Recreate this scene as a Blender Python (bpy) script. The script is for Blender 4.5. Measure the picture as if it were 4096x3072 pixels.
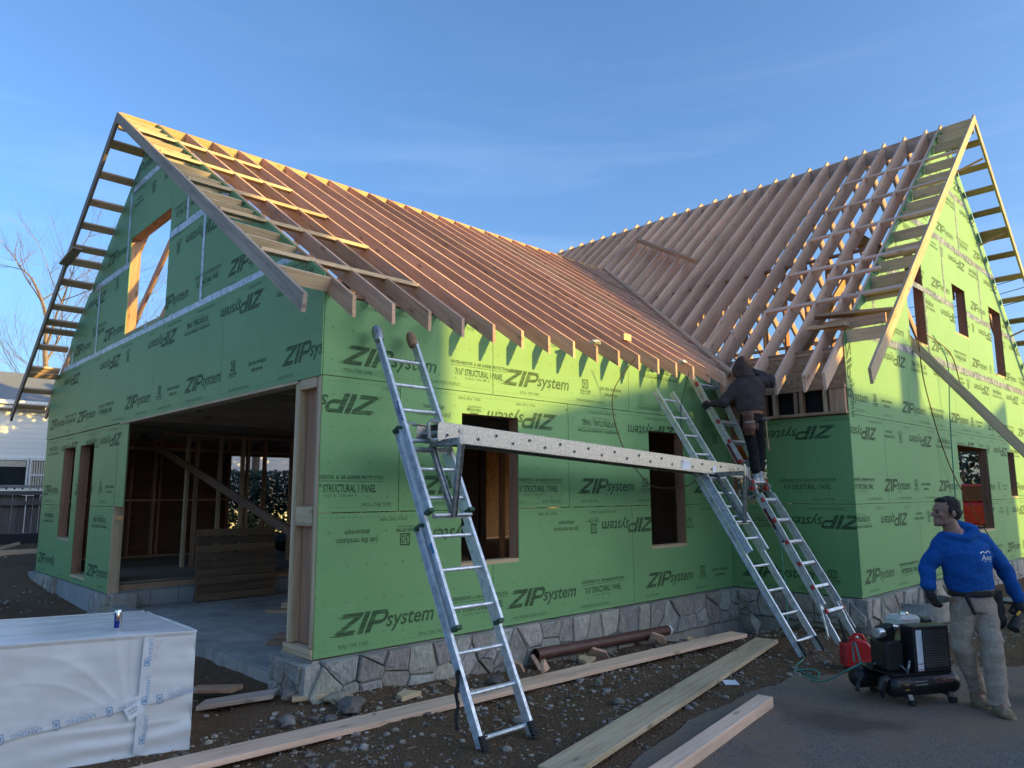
import bpy, bmesh, math, random
from mathutils import Vector, Matrix, noise
from math import sin, cos, radians, pi
for o in list(bpy.data.objects): bpy.data.objects.remove(o)
SC = bpy.context.scene
COL = SC.collection
V = Vector
# ------------------------------------------------------------------ camera, sky, sun, exposure
cam = bpy.data.cameras.new('camera'); camo = bpy.data.objects.new('camera', cam); COL.objects.link(camo)
cam.sensor_width = 36; cam.lens = 25.59; cam.clip_end = 2000; cam.clip_start = .05
cR = V((.7226, -.6912, -.0046)); cF = V((.6836, .7138, .1488)).normalized()
cR = (cR - cR.dot(cF) * cF).normalized(); cU = cR.cross(cF)
camo.matrix_world = Matrix(((cR.x, cU.x, -cF.x, -3.208), (cR.y, cU.y, -cF.y, -5.790), (cR.z, cU.z, -cF.z, 1.380), (0, 0, 0, 1)))
SC.camera = camo
SUN = V((.50, -1, .235)).normalized()
EL = math.asin(SUN.z); AZ = math.atan2(SUN.x, SUN.y)
world = bpy.data.worlds.new("World"); SC.world = world; world.use_nodes = True
wn = world.node_tree; wn.nodes.clear()
wo = wn.nodes.new('ShaderNodeOutputWorld'); wb = wn.nodes.new('ShaderNodeBackground')
sky = wn.nodes.new('ShaderNodeTexSky'); sky.sky_type = 'NISHITA'; sky.sun_disc = False
sky.sun_elevation = EL; sky.sun_rotation = AZ; sky.air_density = 1.0; sky.dust_density = 3.0; sky.ozone_density = 4.6
wb.inputs['Strength'].default_value = .15
# thin wind-drawn cirrus mixed into the sky light
tc = wn.nodes.new('ShaderNodeTexCoord'); mp = wn.nodes.new('ShaderNodeMapping'); mp.inputs['Scale'].default_value = (1.3, 1.3, 9)
mp.inputs['Rotation'].default_value = (.25, .12, .5)
nz = wn.nodes.new('ShaderNodeTexNoise'); nz.inputs['Scale'].default_value = 2.2; nz.inputs['Detail'].default_value = 6; nz.inputs['Roughness'].default_value = .55; nz.inputs['Distortion'].default_value = .5
rp = wn.nodes.new('ShaderNodeValToRGB'); rp.color_ramp.elements[0].position = .50; rp.color_ramp.elements[1].position = .86
rp.color_ramp.elements[1].color = (.065, .065, .065, 1)
sz = wn.nodes.new('ShaderNodeSeparateXYZ'); wn.links.new(tc.outputs['Generated'], sz.inputs[0]); lo = wn.nodes.new('ShaderNodeMapRange'); lo.inputs[1].default_value = .62; lo.inputs[2].default_value = .30; wn.links.new(sz.outputs['Z'], lo.inputs[0])
fm_ = wn.nodes.new('ShaderNodeMath'); fm_.operation = 'MULTIPLY'
mx = wn.nodes.new('ShaderNodeMixRGB'); mx.inputs['Color2'].default_value = (6.0, 6.6, 7.2, 1)
L = wn.links.new
L(tc.outputs['Generated'], mp.inputs['Vector']); L(mp.outputs[0], nz.inputs['Vector']); L(nz.outputs['Fac'], rp.inputs[0])
L(rp.outputs[0], fm_.inputs[0]); L(lo.outputs[0], fm_.inputs[1]); L(fm_.outputs[0], mx.inputs['Fac']); L(sky.outputs[0], mx.inputs['Color1']); L(mx.outputs[0], wb.inputs['Color']); L(wb.outputs[0], wo.inputs[0])
sl = bpy.data.lights.new('sun', 'SUN'); sl.energy = 3.05; sl.angle = radians(.5); sl.color = (1, .69, .14)
slo = bpy.data.objects.new('sun', sl); COL.objects.link(slo); slo.rotation_euler = SUN.to_track_quat('Z', 'Y').to_euler()
SC.view_settings.view_transform = 'Standard'; SC.view_settings.look = 'None'; SC.view_settings.gamma = 1; SC.view_settings.exposure = 1.32
SC.cycles.max_bounces = 7; SC.cycles.diffuse_bounces = 4

# ------------------------------------------------------------------ materials
def mat(name, base, rough=.7, metal=0, nodes=None, spec=.5):
    m = bpy.data.materials.new(name); m.use_nodes = True; nt = m.node_tree
    b = nt.nodes['Principled BSDF']; b.inputs['Base Color'].default_value = (*base, 1); b.inputs['Roughness'].default_value = rough
    b.inputs['Metallic'].default_value = metal; b.inputs['Specular IOR Level'].default_value = spec
    if nodes: nodes(nt, b)
    return m
def N(nt, t, **k):
    n = nt.nodes.new(t)
    for a, v in k.items():
        if a in n.inputs: n.inputs[a].default_value = v
        else: setattr(n, a, v)
    return n
def ramp(nt, fac, stops):
    r = nt.nodes.new('ShaderNodeValToRGB'); e = r.color_ramp.elements
    e[0].position, e[0].color = stops[0][0], (*stops[0][1], 1); e[1].position, e[1].color = stops[-1][0], (*stops[-1][1], 1)
    for p, c in stops[1:-1]:
        x = e.new(p); x.color = (*c, 1)
    nt.links.new(fac, r.inputs[0]); return r.outputs[0]
def bump(nt, b, h, s=.3, d=.01):
    n = N(nt, 'ShaderNodeBump', Strength=s, Distance=d); nt.links.new(h, n.inputs['Height']); nt.links.new(n.outputs[0], b.inputs['Normal'])
def mixc(nt, f, a, b, mode='MIX'):
    m = nt.nodes.new('ShaderNodeMixRGB'); m.blend_type = mode
    for i, x in ((0, f), (1, a), (2, b)):
        if isinstance(x, (int, float)): m.inputs[i].default_value = x
        elif isinstance(x, tuple): m.inputs[i].default_value = (*x, 1)
        else: nt.links.new(x, m.inputs[i])
    return m.outputs[0]
def wood(name, light, dark, red=None, var=.35, knots=True, rough=.75, grey=0):
    # grain runs along each board's own local X
    def f(nt, b):
        l = nt.links.new
        t = N(nt, 'ShaderNodeTexCoord'); oi = N(nt, 'ShaderNodeObjectInfo')
        ad = N(nt, 'ShaderNodeVectorMath', operation='MULTIPLY_ADD'); l(oi.outputs['Random'], ad.inputs[0]); ad.inputs[1].default_value = (37, 19, 53); l(t.outputs['Object'], ad.inputs[2])
        mp = N(nt, 'ShaderNodeMapping', Scale=(.9, 16, 16)); l(ad.outputs[0], mp.inputs[0])
        n1 = N(nt, 'ShaderNodeTexNoise', Scale=1.6, Detail=5, Roughness=.6, Distortion=.8); l(mp.outputs[0], n1.inputs['Vector'])
        wv = N(nt, 'ShaderNodeTexNoise', Scale=6, Detail=3, Roughness=.7); l(mp.outputs[0], wv.inputs['Vector'])
        c1 = ramp(nt, n1.outputs['Fac'], [(.36, tuple(x * .85 for x in dark)), (.47, tuple((a + c) / 2 for a, c in zip(light, dark))), (.6, light)])
        m2 = N(nt, 'ShaderNodeMapping', Scale=(.35, 2.2, 2.2)); l(ad.outputs[0], m2.inputs[0])
        n2 = N(nt, 'ShaderNodeTexNoise', Scale=1.7, Detail=3); l(m2.outputs[0], n2.inputs['Vector'])
        c2 = mixc(nt, .5, c1, ramp(nt, n2.outputs['Fac'], [(.35, tuple(x * .55 for x in (red or dark))), (.65, red or light)]))
        # per-board tone
        mr = N(nt, 'ShaderNodeMapRange'); l(oi.outputs['Random'], mr.inputs[0]); mr.inputs[3].default_value = 1 - var; mr.inputs[4].default_value = 1 + var * .45
        cc = N(nt, 'ShaderNodeVectorMath', operation='SCALE'); l(c2, cc.inputs[0]); l(mr.outputs[0], cc.inputs['Scale'])
        col = cc.outputs[0]
        if grey:
            g = N(nt, 'ShaderNodeTexNoise', Scale=1.1, Detail=4); l(ad.outputs[0], g.inputs['Vector'])
            gm = N(nt, 'ShaderNodeMapRange'); l(g.outputs['Fac'], gm.inputs[0]); gm.inputs[1].default_value = .42; gm.inputs[2].default_value = .62; gm.inputs[4].default_value = grey
            col = mixc(nt, gm.outputs[0], col, (.27, .235, .195))
        if knots:
            m3 = N(nt, 'ShaderNodeMapping', Scale=(2.4, 7, 7)); l(ad.outputs[0], m3.inputs[0])
            vo = N(nt, 'ShaderNodeTexVoronoi', Scale=1.0); l(m3.outputs[0], vo.inputs['Vector'])
            k = ramp(nt, vo.outputs['Distance'], [(.06, (1, 1, 1)), (.15, (.25, .25, .25)), (.24, (0, 0, 0))])
            km = N(nt, 'ShaderNodeMath', operation='MULTIPLY'); l(k, km.inputs[0]); km.inputs[1].default_value = .65
            col = mixc(nt, km.outputs[0], col, tuple(x * .28 for x in dark))
        l(col, b.inputs['Base Color']); bump(nt, b, wv.outputs['Fac'], .25, .004)
    return mat(name, light, rough, 0, f, .25)
M = {}
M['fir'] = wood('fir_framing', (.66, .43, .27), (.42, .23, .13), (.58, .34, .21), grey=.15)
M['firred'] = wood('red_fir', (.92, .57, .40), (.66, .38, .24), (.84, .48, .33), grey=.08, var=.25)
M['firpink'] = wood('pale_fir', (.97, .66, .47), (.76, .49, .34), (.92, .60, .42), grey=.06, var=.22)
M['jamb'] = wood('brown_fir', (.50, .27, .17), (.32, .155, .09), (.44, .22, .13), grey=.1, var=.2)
M['spf'] = wood('pale_spruce', (.76, .58, .37), (.54, .37, .21), (.68, .50, .31), var=.2)
M['grey'] = wood('weathered_fir', (.60, .47, .37), (.40, .30, .23), (.54, .41, .32), grey=.35)
M['ridge'] = wood('laminated_ridge', (.66, .40, .17), (.48, .25, .09), (.6, .36, .15), var=.1)
M['deckw'] = wood('plank_floor', (.36, .29, .22), (.24, .18, .13), (.3, .24, .18))
M['pallet'] = wood('old_pallet', (.23, .15, .09), (.12, .075, .045), (.2, .12, .075))
M['fencew'] = wood('old_fence', (.20, .18, .165), (.10, .09, .085), (.16, .14, .13), var=.2)
def osbn(nt, b):
    t = N(nt, 'ShaderNodeTexCoord'); v = N(nt, 'ShaderNodeTexVoronoi', Scale=24); n = N(nt, 'ShaderNodeTexNoise', Scale=5, Distortion=2.5, Detail=4)
    nt.links.new(t.outputs['Object'], v.inputs[0]); nt.links.new(t.outputs['Object'], n.inputs[0])
    c = mixc(nt, .5, ramp(nt, v.outputs['Color'], [(.1, (.30, .17, .09)), (.8, (.56, .37, .22))]), ramp(nt, n.outputs['Fac'], [(.35, (.32, .18, .10)), (.6, (.55, .36, .22))]))
    nt.links.new(c, b.inputs['Base Color'])
M['osb'] = mat('strand_board', (.35, .24, .14), .85, 0, osbn)
M['osbd'] = wood('shaded_strand_board', (.19, .10, .06), (.11, .055, .032), (.16, .08, .05), knots=False)  # strand board with the dimness of the garage interior put into its colour
def greenn(nt, b):
    l = nt.links.new; t = N(nt, 'ShaderNodeTexCoord')
    n = N(nt, 'ShaderNodeTexNoise', Scale=.9, Detail=5, Roughness=.6); l(t.outputs['Object'], n.inputs[0])
    n2 = N(nt, 'ShaderNodeTexNoise', Scale=190, Detail=2); l(t.outputs['Object'], n2.inputs[0])
    n3 = N(nt, 'ShaderNodeTexNoise', Scale=7, Detail=7, Roughness=.75, Distortion=.5); l(t.outputs['Object'], n3.inputs[0])
    c = ramp(nt, n.outputs['Fac'], [(.3, (.165, .34, .135)), (.7, (.20, .39, .16))])
    d = ramp(nt, n3.outputs['Fac'], [(.56, (0, 0, 0)), (.76, (.45, .45, .45))])
    c = mixc(nt, d, c, (.30, .42, .26))
    c = mixc(nt, .35, c, ramp(nt, n2.outputs['Fac'], [(.35, (.135, .29, .11)), (.65, (.235, .43, .18))]))
    l(c, b.inputs['Base Color']); bump(nt, b, n2.outputs['Fac'], .15, .002)
M['green'] = mat('green_sheathing', (.17, .4, .15), .62, 0, greenn, .35)
def inkn(nt, b):
    l = nt.links.new; t = N(nt, 'ShaderNodeTexCoord'); mp = N(nt, 'ShaderNodeMapping', Scale=(6, 6, 60)); l(t.outputs['Object'], mp.inputs[0])
    n = N(nt, 'ShaderNodeTexNoise', Scale=1, Detail=4, Roughness=.7); l(mp.outputs[0], n.inputs[0])
    l(ramp(nt, n.outputs['Fac'], [(.46, (.045, .085, .04)), (.72, (.13, .26, .10))]), b.inputs['Base Color'])
M['ink'] = mat('printed_ink', (.05, .09, .045), .7, 0, inkn, .2)
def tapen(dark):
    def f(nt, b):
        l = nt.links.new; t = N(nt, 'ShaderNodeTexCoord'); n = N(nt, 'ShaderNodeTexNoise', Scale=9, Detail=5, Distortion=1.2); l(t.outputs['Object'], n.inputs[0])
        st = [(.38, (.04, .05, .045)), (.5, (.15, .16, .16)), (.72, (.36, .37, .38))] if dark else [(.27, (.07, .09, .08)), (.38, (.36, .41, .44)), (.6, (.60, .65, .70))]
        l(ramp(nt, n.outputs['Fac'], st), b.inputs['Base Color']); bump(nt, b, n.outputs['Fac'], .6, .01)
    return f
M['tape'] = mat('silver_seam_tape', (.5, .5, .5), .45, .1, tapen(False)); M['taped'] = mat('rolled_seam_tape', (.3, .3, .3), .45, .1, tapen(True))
def alun(lo, hi, sc):
    def f(nt, b):
        l = nt.links.new; t = N(nt, 'ShaderNodeTexCoord'); n = N(nt, 'ShaderNodeTexNoise', Scale=sc, Detail=7, Roughness=.75); l(t.outputs['Object'], n.inputs[0])
        l(ramp(nt, n.outputs['Fac'], [(.38, lo), (.6, hi)]), b.inputs['Base Color'])
        l(ramp(nt, n.outputs['Fac'], [(.3, (.55, .55, .55)), (.7, (.33, .33, .33))]), b.inputs['Roughness'])
    return f
M['alu'] = mat('brushed_aluminium', (.6, .62, .65), .42, .55, alun((.50, .52, .54), (.74, .76, .78), 14))
M['alustage'] = mat('spattered_aluminium', (.6, .58, .55), .5, .6, alun((.33, .31, .285), (.58, .55, .51), 55))
M['steel'] = mat('dull_steel', (.25, .26, .27), .45, .8, alun((.16, .165, .17), (.34, .35, .36), 22))
M['galv'] = mat('galvanised_steel', (.4, .42, .43), .45, .7, alun((.24, .26, .27), (.45, .47, .48), 9))
M['chrome'] = mat('chrome', (.8, .8, .8), .15, 1)
def stonen(nt, b):
    l = nt.links.new; t = N(nt, 'ShaderNodeTexCoord'); a = N(nt, 'ShaderNodeAttribute', attribute_name='tone')
    n = N(nt, 'ShaderNodeTexNoise', Scale=6, Detail=8, Roughness=.7); l(t.outputs['Object'], n.inputs[0])
    mp = N(nt, 'ShaderNodeMapping', Scale=(30, 30, 9), Rotation=(.3, .2, 0)); l(t.outputs['Object'], mp.inputs[0]); n2 = N(nt, 'ShaderNodeTexNoise', Scale=1.4, Detail=6, Roughness=.75); l(mp.outputs[0], n2.inputs[0])
    c = mixc(nt, .5, ramp(nt, n.outputs['Fac'], [(.3, (.25, .228, .20)), (.7, (.52, .475, .42))]), ramp(nt, n2.outputs['Fac'], [(.35, (.20, .185, .165)), (.66, (.66, .61, .54))]))
    c = mixc(nt, 1.0, c, a.outputs['Color'], 'MULTIPLY')
    l(c, b.inputs['Base Color']); ad = N(nt, 'ShaderNodeMath', operation='ADD'); l(n.outputs['Fac'], ad.inputs[0]); l(n2.outputs['Fac'], ad.inputs[1]); bump(nt, b, ad.outputs[0], .9, .02)
M['stone'] = mat('granite_fieldstone', (.25, .25, .25), .9, 0, stonen, .2)
def concn(nt, b):
    l = nt.links.new; t = N(nt, 'ShaderNodeTexCoord'); n = N(nt, 'ShaderNodeTexNoise', Scale=2.2, Detail=8, Roughness=.7); l(t.outputs['Object'], n.inputs[0])
    l(ramp(nt, n.outputs['Fac'], [(.32, (.25, .225, .195)), (.66, (.50, .455, .40))]), b.inputs['Base Color']); bump(nt, b, n.outputs['Fac'], .4, .01)
M['conc'] = mat('concrete', (.3, .3, .3), .85, 0, concn, .3)
def dirtn(nt, b):
    l = nt.links.new; t = N(nt, 'ShaderNodeTexCoord')
    n = N(nt, 'ShaderNodeTexNoise', Scale=.7, Detail=9, Roughness=.65); l(t.outputs['Object'], n.inputs[0])
    n2 = N(nt, 'ShaderNodeTexNoise', Scale=24, Detail=8, Roughness=.8); l(t.outputs['Object'], n2.inputs[0])
    v = N(nt, 'ShaderNodeTexVoronoi', Scale=55); l(t.outputs['Object'], v.inputs[0])
    c = mixc(nt, .5, ramp(nt, n.outputs['Fac'], [(.3, (.13, .076, .042)), (.68, (.26, .16, .095))]), ramp(nt, n2.outputs['Fac'], [(.3, (.115, .066, .036)), (.7, (.39, .255, .155))]))
    k = ramp(nt, v.outputs['Distance'], [(.10, (.5, .5, .5)), (.32, (0, 0, 0))])
    c = mixc(nt, k, c, v.outputs['Color']) if False else mixc(nt, k, c, (.30, .26, .215))
    l(c, b.inputs['Base Color']); s = N(nt, 'ShaderNodeMath', operation='SUBTRACT'); l(n2.outputs['Fac'], s.inputs[0]); l(v.outputs['Distance'], s.inputs[1]); bump(nt, b, s.outputs[0], 1.0, .045)
M['dirt'] = mat('stony_dirt', (.12, .09, .07), .95, 0, dirtn, .1)
def asphn(nt, b):
    l = nt.links.new; t = N(nt, 'ShaderNodeTexCoord')
    n = N(nt, 'ShaderNodeTexNoise', Scale=1.3, Detail=8, Roughness=.7); l(t.outputs['Object'], n.inputs[0])
    v = N(nt, 'ShaderNodeTexVoronoi', Scale=120); l(t.outputs['Object'], v.inputs[0])
    g = ramp(nt, v.outputs['Color'], [(.1, (.085, .07, .058)), (.85, (.26, .22, .185))])
    c = mixc(nt, ramp(nt, n.outputs['Fac'], [(.40, (0, 0, 0)), (.60, (.85, .85, .85))]), g, (.24, .165, .11))
    n5 = N(nt, 'ShaderNodeTexNoise', Scale=.8, Detail=3); l(t.outputs['Object'], n5.inputs[0]); c = mixc(nt, ramp(nt, n5.outputs['Fac'], [(.58, (0, 0, 0)), (.68, (.55, .55, .55))]), c, (.05, .042, .036))
    l(c, b.inputs['Base Color']); bump(nt, b, v.outputs['Distance'], .6, .008)
M['asph'] = mat('worn_asphalt', (.08, .08, .08), .9, 0, asphn, .2)
def pebn(nt, b):
    a = N(nt, 'ShaderNodeAttribute', attribute_name='tone'); t = N(nt, 'ShaderNodeTexCoord'); n = N(nt, 'ShaderNodeTexNoise', Scale=40, Detail=5)
    nt.links.new(t.outputs['Object'], n.inputs[0])
    nt.links.new(mixc(nt, 1., a.outputs['Color'], ramp(nt, n.outputs['Fac'], [(.3, (.6, .6, .6)), (.7, (1, 1, 1))]), 'MULTIPLY'), b.inputs['Base Color']); bump(nt, b, n.outputs['Fac'], .4, .005)
M['peb'] = mat('pebble', (.3, .28, .25), .85, 0, pebn, .2)
def plainn(sc, amt, bs=0, dist=.01):
    def f(nt, b):
        l = nt.links.new; t = N(nt, 'ShaderNodeTexCoord'); n = N(nt, 'ShaderNodeTexNoise', Scale=sc, Detail=6, Roughness=.65); l(t.outputs['Object'], n.inputs[0])
        c = b.inputs['Base Color'].default_value[:3]
        l(ramp(nt, n.outputs['Fac'], [(.3, tuple(x * (1 - amt) for x in c)), (.7, tuple(min(1, x * (1 + amt)) for x in c))]), b.inputs['Base Color'])
        if bs: bump(nt, b, n.outputs['Fac'], bs, dist)
    return f
def pm(key, col, rough=.7, metal=0, sc=8, amt=.15, bs=0, dist=.01, spec=.5): M[key] = mat(key, col, rough, metal, plainn(sc, amt, bs, dist), spec); return M[key]
pm('whitewrap', (.70, .68, .67), .27, 0, 3, .05, .25, .01); pm('bluetxt', (.10, .25, .48), .5); pm('paper', (.75, .77, .8), .8)
pm('skin', (.30, .155, .105), .55, 0, 30, .12, .1, .002); pm('hair', (.018, .013, .010), .8, 0, 90, .5, .8, .004)
pm('hoodie', (.012, .085, .31), .95, 0, 60, .25, .5, .004, .15); pm('khaki', (.36, .285, .225), .95, 0, 40, .2, .4, .004, .15)
pm('bootl', (.27, .19, .105), .85, 0, 25, .3, .3, .003); pm('blackglove', (.02, .021, .022), .8, 0, 40, .4, .4, .003)
pm('jacket', (.075, .058, .058), .95, 0, 6, .3, .2, .005, .12); pm('blackjean', (.018, .018, .020), .9, 0, 30, .4, .5, .005, .15)
pm('leather', (.10, .035, .018), .6, 0, 18, .4, .4, .004); pm('leatherl', (.24, .11, .06), .6, 0, 18, .3, .4, .004); pm('sock', (.40, .40, .43), .95); pm('shoe', (.62, .61, .58), .6, 0, 14, .15)
pm('blackm', (.014, .014, .015), .42, 0, 20, .5, .2, .003); pm('tankblk', (.018, .018, .019), .38, .2, 9, .6); pm('grille', (.20, .20, .19), .5, .5)
pm('redp', (.55, .015, .02), .42, 0, 8, .1); pm('redcap', (.5, .04, .03), .5); pm('cream', (.62, .60, .54), .5); pm('orange', (.42, .09, .05), .6); pm('yellow', (.7, .38, .03), .6)
pm('hoseg', (.06, .28, .22), .5); pm('cordbr', (.20, .075, .02), .6); pm('cordg', (.02, .07, .035), .6); pm('blackr', (.02, .02, .02), .8, 0, 12, .3, .3)
pm('pipe', (.10, .042, .032), .5, 0, 6, .3); pm('bark', (.22, .165, .125), .9, 0, 14, .35, .6, .02); pm('white', (.78, .78, .76), .6); pm('blue', (.02, .05, .25), .5); pm('cyan', (.03, .25, .5), .5)
pm('roofn', (.22, .23, .24), .9, 0, 12, .3, .4, .01); pm('glass', (.02, .025, .03), .08, 0, 2, .2); pm('curtain', (.55, .5, .4), .9); pm('fabric', (.012, .012, .014), .8, 0, 6, .4, .6, .03)
pm('leaf', (.03, .055, .02), .6, 0, 3, .5); pm('leafy', (.38, .20, .02), .7); pm('grassm', (.12, .15, .05), .8, 0, 3, .4); pm('wire', (.02, .02, .02), .6); pm('carred', (.42, .02, .02), .25, 0, 2, .1); pm('tin', (.5, .5, .52), .3, .8)
pm('bluecan', (.01, .03, .22), .3, .3); pm('brickc', (.28, .17, .11), .9, 0, 30, .3); pm('sidinggrey', (.30, .29, .27), .85)
def siding(nt, b):
    l = nt.links.new; t = N(nt, 'ShaderNodeTexCoord'); s = N(nt, 'ShaderNodeSeparateXYZ'); l(t.outputs['Object'], s.inputs[0])
    m = N(nt, 'ShaderNodeMath', operation='MULTIPLY'); l(s.outputs['Z'], m.inputs[0]); m.inputs[1].default_value = 1 / .2
    f = N(nt, 'ShaderNodeMath', operation='FRACT'); l(m.outputs[0], f.inputs[0])
    l(ramp(nt, f.outputs[0], [(.0, (.36, .38, .38)), (.05, (.84, .84, .81)), (1., (.87, .87, .84))]), b.inputs['Base Color'])
    bump(nt, b, f.outputs[0], .6, .03)
M['siding'] = mat('white_clapboard', (.7, .7, .7), .6, 0, siding)
def blockn(nt, b):
    l = nt.links.new; t = N(nt, 'ShaderNodeTexCoord'); br = N(nt, 'ShaderNodeTexBrick', Scale=1.); mp = N(nt, 'ShaderNodeMapping', Scale=(1, 1, 1)); mp.inputs['Rotation'].default_value = (pi / 2, 0, 0)
    l(t.outputs['Object'], mp.inputs[0]); l(mp.outputs[0], br.inputs[0]); br.inputs['Color1'].default_value = (.33, .33, .32, 1); br.inputs['Color2'].default_value = (.27, .275, .27, 1); br.inputs['Mortar'].default_value = (.13, .13, .12, 1)
    br.inputs['Mortar Size'].default_value = .006; br.inputs['Brick Width'].default_value = .4; br.inputs['Row Height'].default_value = .25
    l(br.outputs[0], b.inputs['Base Color'])
M['block'] = mat('concrete_block', (.3, .3, .3), .9, 0, blockn)

# ------------------------------------------------------------------ object helpers
def tag(o, label=None, cat=None, group=None, kind=None):
    if label: o['label'] = label
    if cat: o['category'] = cat
    if group: o['group'] = group
    if kind: o['kind'] = kind
    return o
def frame_of(origin, x, z):
    x = V(x).normalized(); z = V(z); z = z - z.dot(x) * x; z = (z if z.length > 1e-4 else x.orthogonal()).normalized(); y = z.cross(x)
    return Matrix(((x.x, y.x, z.x, origin[0]), (x.y, y.y, z.y, origin[1]), (x.z, y.z, z.z, origin[2]), (0, 0, 0, 1)))
class MB:
    def __init__(s): s.v = []; s.f = []; s.m = []; s.t = []
    def face(s, pts, m=0, tone=None):
        n = len(s.v); s.v += [V(p) for p in pts]; s.f.append(tuple(range(n, n + len(pts)))); s.m.append(m); s.t.append(tone or (1, 1, 1))
    def box(s, a, b, m=0):
        a = V(a); b = V(b); c = [V((x, y, z)) for x in (a.x, b.x) for y in (a.y, b.y) for z in (a.z, b.z)]
        s.hexa(c, m)
    def hexa(s, c, m=0):  # corners in x,y,z binary order
        n = len(s.v); s.v += [V(p) for p in c]
        for q in ((0, 1, 3, 2), (4, 6, 7, 5), (0, 4, 5, 1), (2, 3, 7, 6), (0, 2, 6, 4), (1, 5, 7, 3)):
            s.f.append(tuple(n + i for i in q)); s.m.append(m); s.t.append((1, 1, 1))
    def beam(s, a, b, w, h, up=(0, 0, 1), m=0):
        a = V(a); b = V(b); x = (b - a).normalized(); u = V(up); u = u - u.dot(x) * x; u = (u if u.length > 1e-4 else x.orthogonal()).normalized(); y = u.cross(x)
        s.hexa([p + y * sy * w / 2 + u * sz * h / 2 for p in (a, b) for sy in (-1, 1) for sz in (-1, 1)], m)
    def prism(s, pts, th, m=0):
        pts = [V(p) for p in pts]; th = V(th); n = len(pts); q = [p + th for p in pts]; k = len(s.v); s.v += pts + q
        s.f.append(tuple(k + i for i in range(n))); s.f.append(tuple(k + n + i for i in reversed(range(n))))
        for i in range(n): s.f.append((k + i, k + n + i, k + n + (i + 1) % n, k + (i + 1) % n))
        s.m += [m] * (n + 2); s.t += [(1, 1, 1)] * (n + 2)
    def tube(s, pts, r, n=8, m=0, cap=True):
        pts = [V(p) for p in pts]; rr = r if isinstance(r, (list, tuple)) else [r] * len(pts); rings = []; pu = None
        for i, p in enumerate(pts):
            d = (pts[min(i + 1, len(pts) - 1)] - pts[max(i - 1, 0)]).normalized()
            if pu is None: pu = d.orthogonal().normalized()
            pu = (pu - pu.dot(d) * d).normalized(); w = d.cross(pu); k = len(s.v)
            s.v += [p + (pu * cos(2 * pi * j / n) + w * sin(2 * pi * j / n)) * rr[i] for j in range(n)]; rings.append(k)
        for a, b in zip(rings, rings[1:]):
            for j in range(n):
                s.f.append((a + j, a + (j + 1) % n, b + (j + 1) % n, b + j)); s.m.append(m); s.t.append((1, 1, 1))
        if cap:
            s.f.append(tuple(rings[0] + j for j in reversed(range(n)))); s.f.append(tuple(rings[-1] + j for j in range(n))); s.m += [m, m]; s.t += [(1, 1, 1)] * 2
    def lathe(s, prof, o=(0, 0, 0), ax=(0, 0, 1), n=20, m=0):
        ax = V(ax).normalized(); u = ax.orthogonal().normalized(); w = ax.cross(u); o = V(o); rings = []
        for r, h in prof:
            k = len(s.v); s.v += [o + ax * h + (u * cos(2 * pi * j / n) + w * sin(2 * pi * j / n)) * max(r, .0005) for j in range(n)]; rings.append(k)
        for a, b in zip(rings, rings[1:]):
            for j in range(n):
                s.f.append((a + j, a + (j + 1) % n, b + (j + 1) % n, b + j)); s.m.append(m); s.t.append((1, 1, 1))
    def build(s, name, mats, parent=None, fr=None, smooth=False, bevel=0, tone=False, sharp=35):
        me = bpy.data.meshes.new(name)
        fr = fr or Matrix.Identity(4); inv = fr.inverted()
        me.from_pydata([inv @ p for p in s.v], [], s.f)
        mats = mats if isinstance(mats, (list, tuple)) else [mats]
        for mm in mats: me.materials.append(mm)
        for p, i in zip(me.polygons, s.m): p.material_index = i
        if tone:
            at = me.color_attributes.new('tone', 'FLOAT_COLOR', 'CORNER')
            for p in me.polygons:
                for li in p.loop_indices: at.data[li].color = (*s.t[p.index], 1)
        bm = bmesh.new(); bm.from_mesh(me)
        if not tone: bmesh.ops.remove_doubles(bm, verts=bm.verts, dist=1e-5)
        bmesh.ops.recalc_face_normals(bm, faces=bm.faces)
        if bevel:
            es = [e for e in bm.edges if len(e.link_faces) == 2 and e.calc_face_angle(0) > .6]
            bmesh.ops.bevel(bm, geom=es, offset=bevel, segments=1, affect='EDGES', clamp_overlap=True)
        bm.to_mesh(me); bm.free()
        if smooth:
            me.shade_smooth()
            try: me.set_sharp_from_angle(angle=radians(sharp))
            except Exception: pass
        o = bpy.data.objects.new(name, me); COL.objects.link(o); o.matrix_world = fr
        if parent is not None:
            o.parent = parent; o.matrix_parent_inverse = Matrix.Identity(4); o.matrix_basis = parent.matrix_world.inverted() @ fr if True else fr
        return o
def thing(name, label, cat, loc=(0, 0, 0), group=None, kind=None, fr=None):
    o = bpy.data.objects.new(name, None); COL.objects.link(o); o.empty_display_size = .1
    o.matrix_world = fr or Matrix.Translation(loc)
    return tag(o, label, cat, group, kind)
def board(name, a, b, w, h, m, parent=None, up=(0, 0, 1), bevel=0):
    # a single board, local X along its length so the grain follows it
    a = V(a); b = V(b); mb = MB(); mb.beam(a, b, w, h, up)
    return mb.build(name, m, parent, frame_of(a, b - a, up), bevel=bevel)
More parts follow.
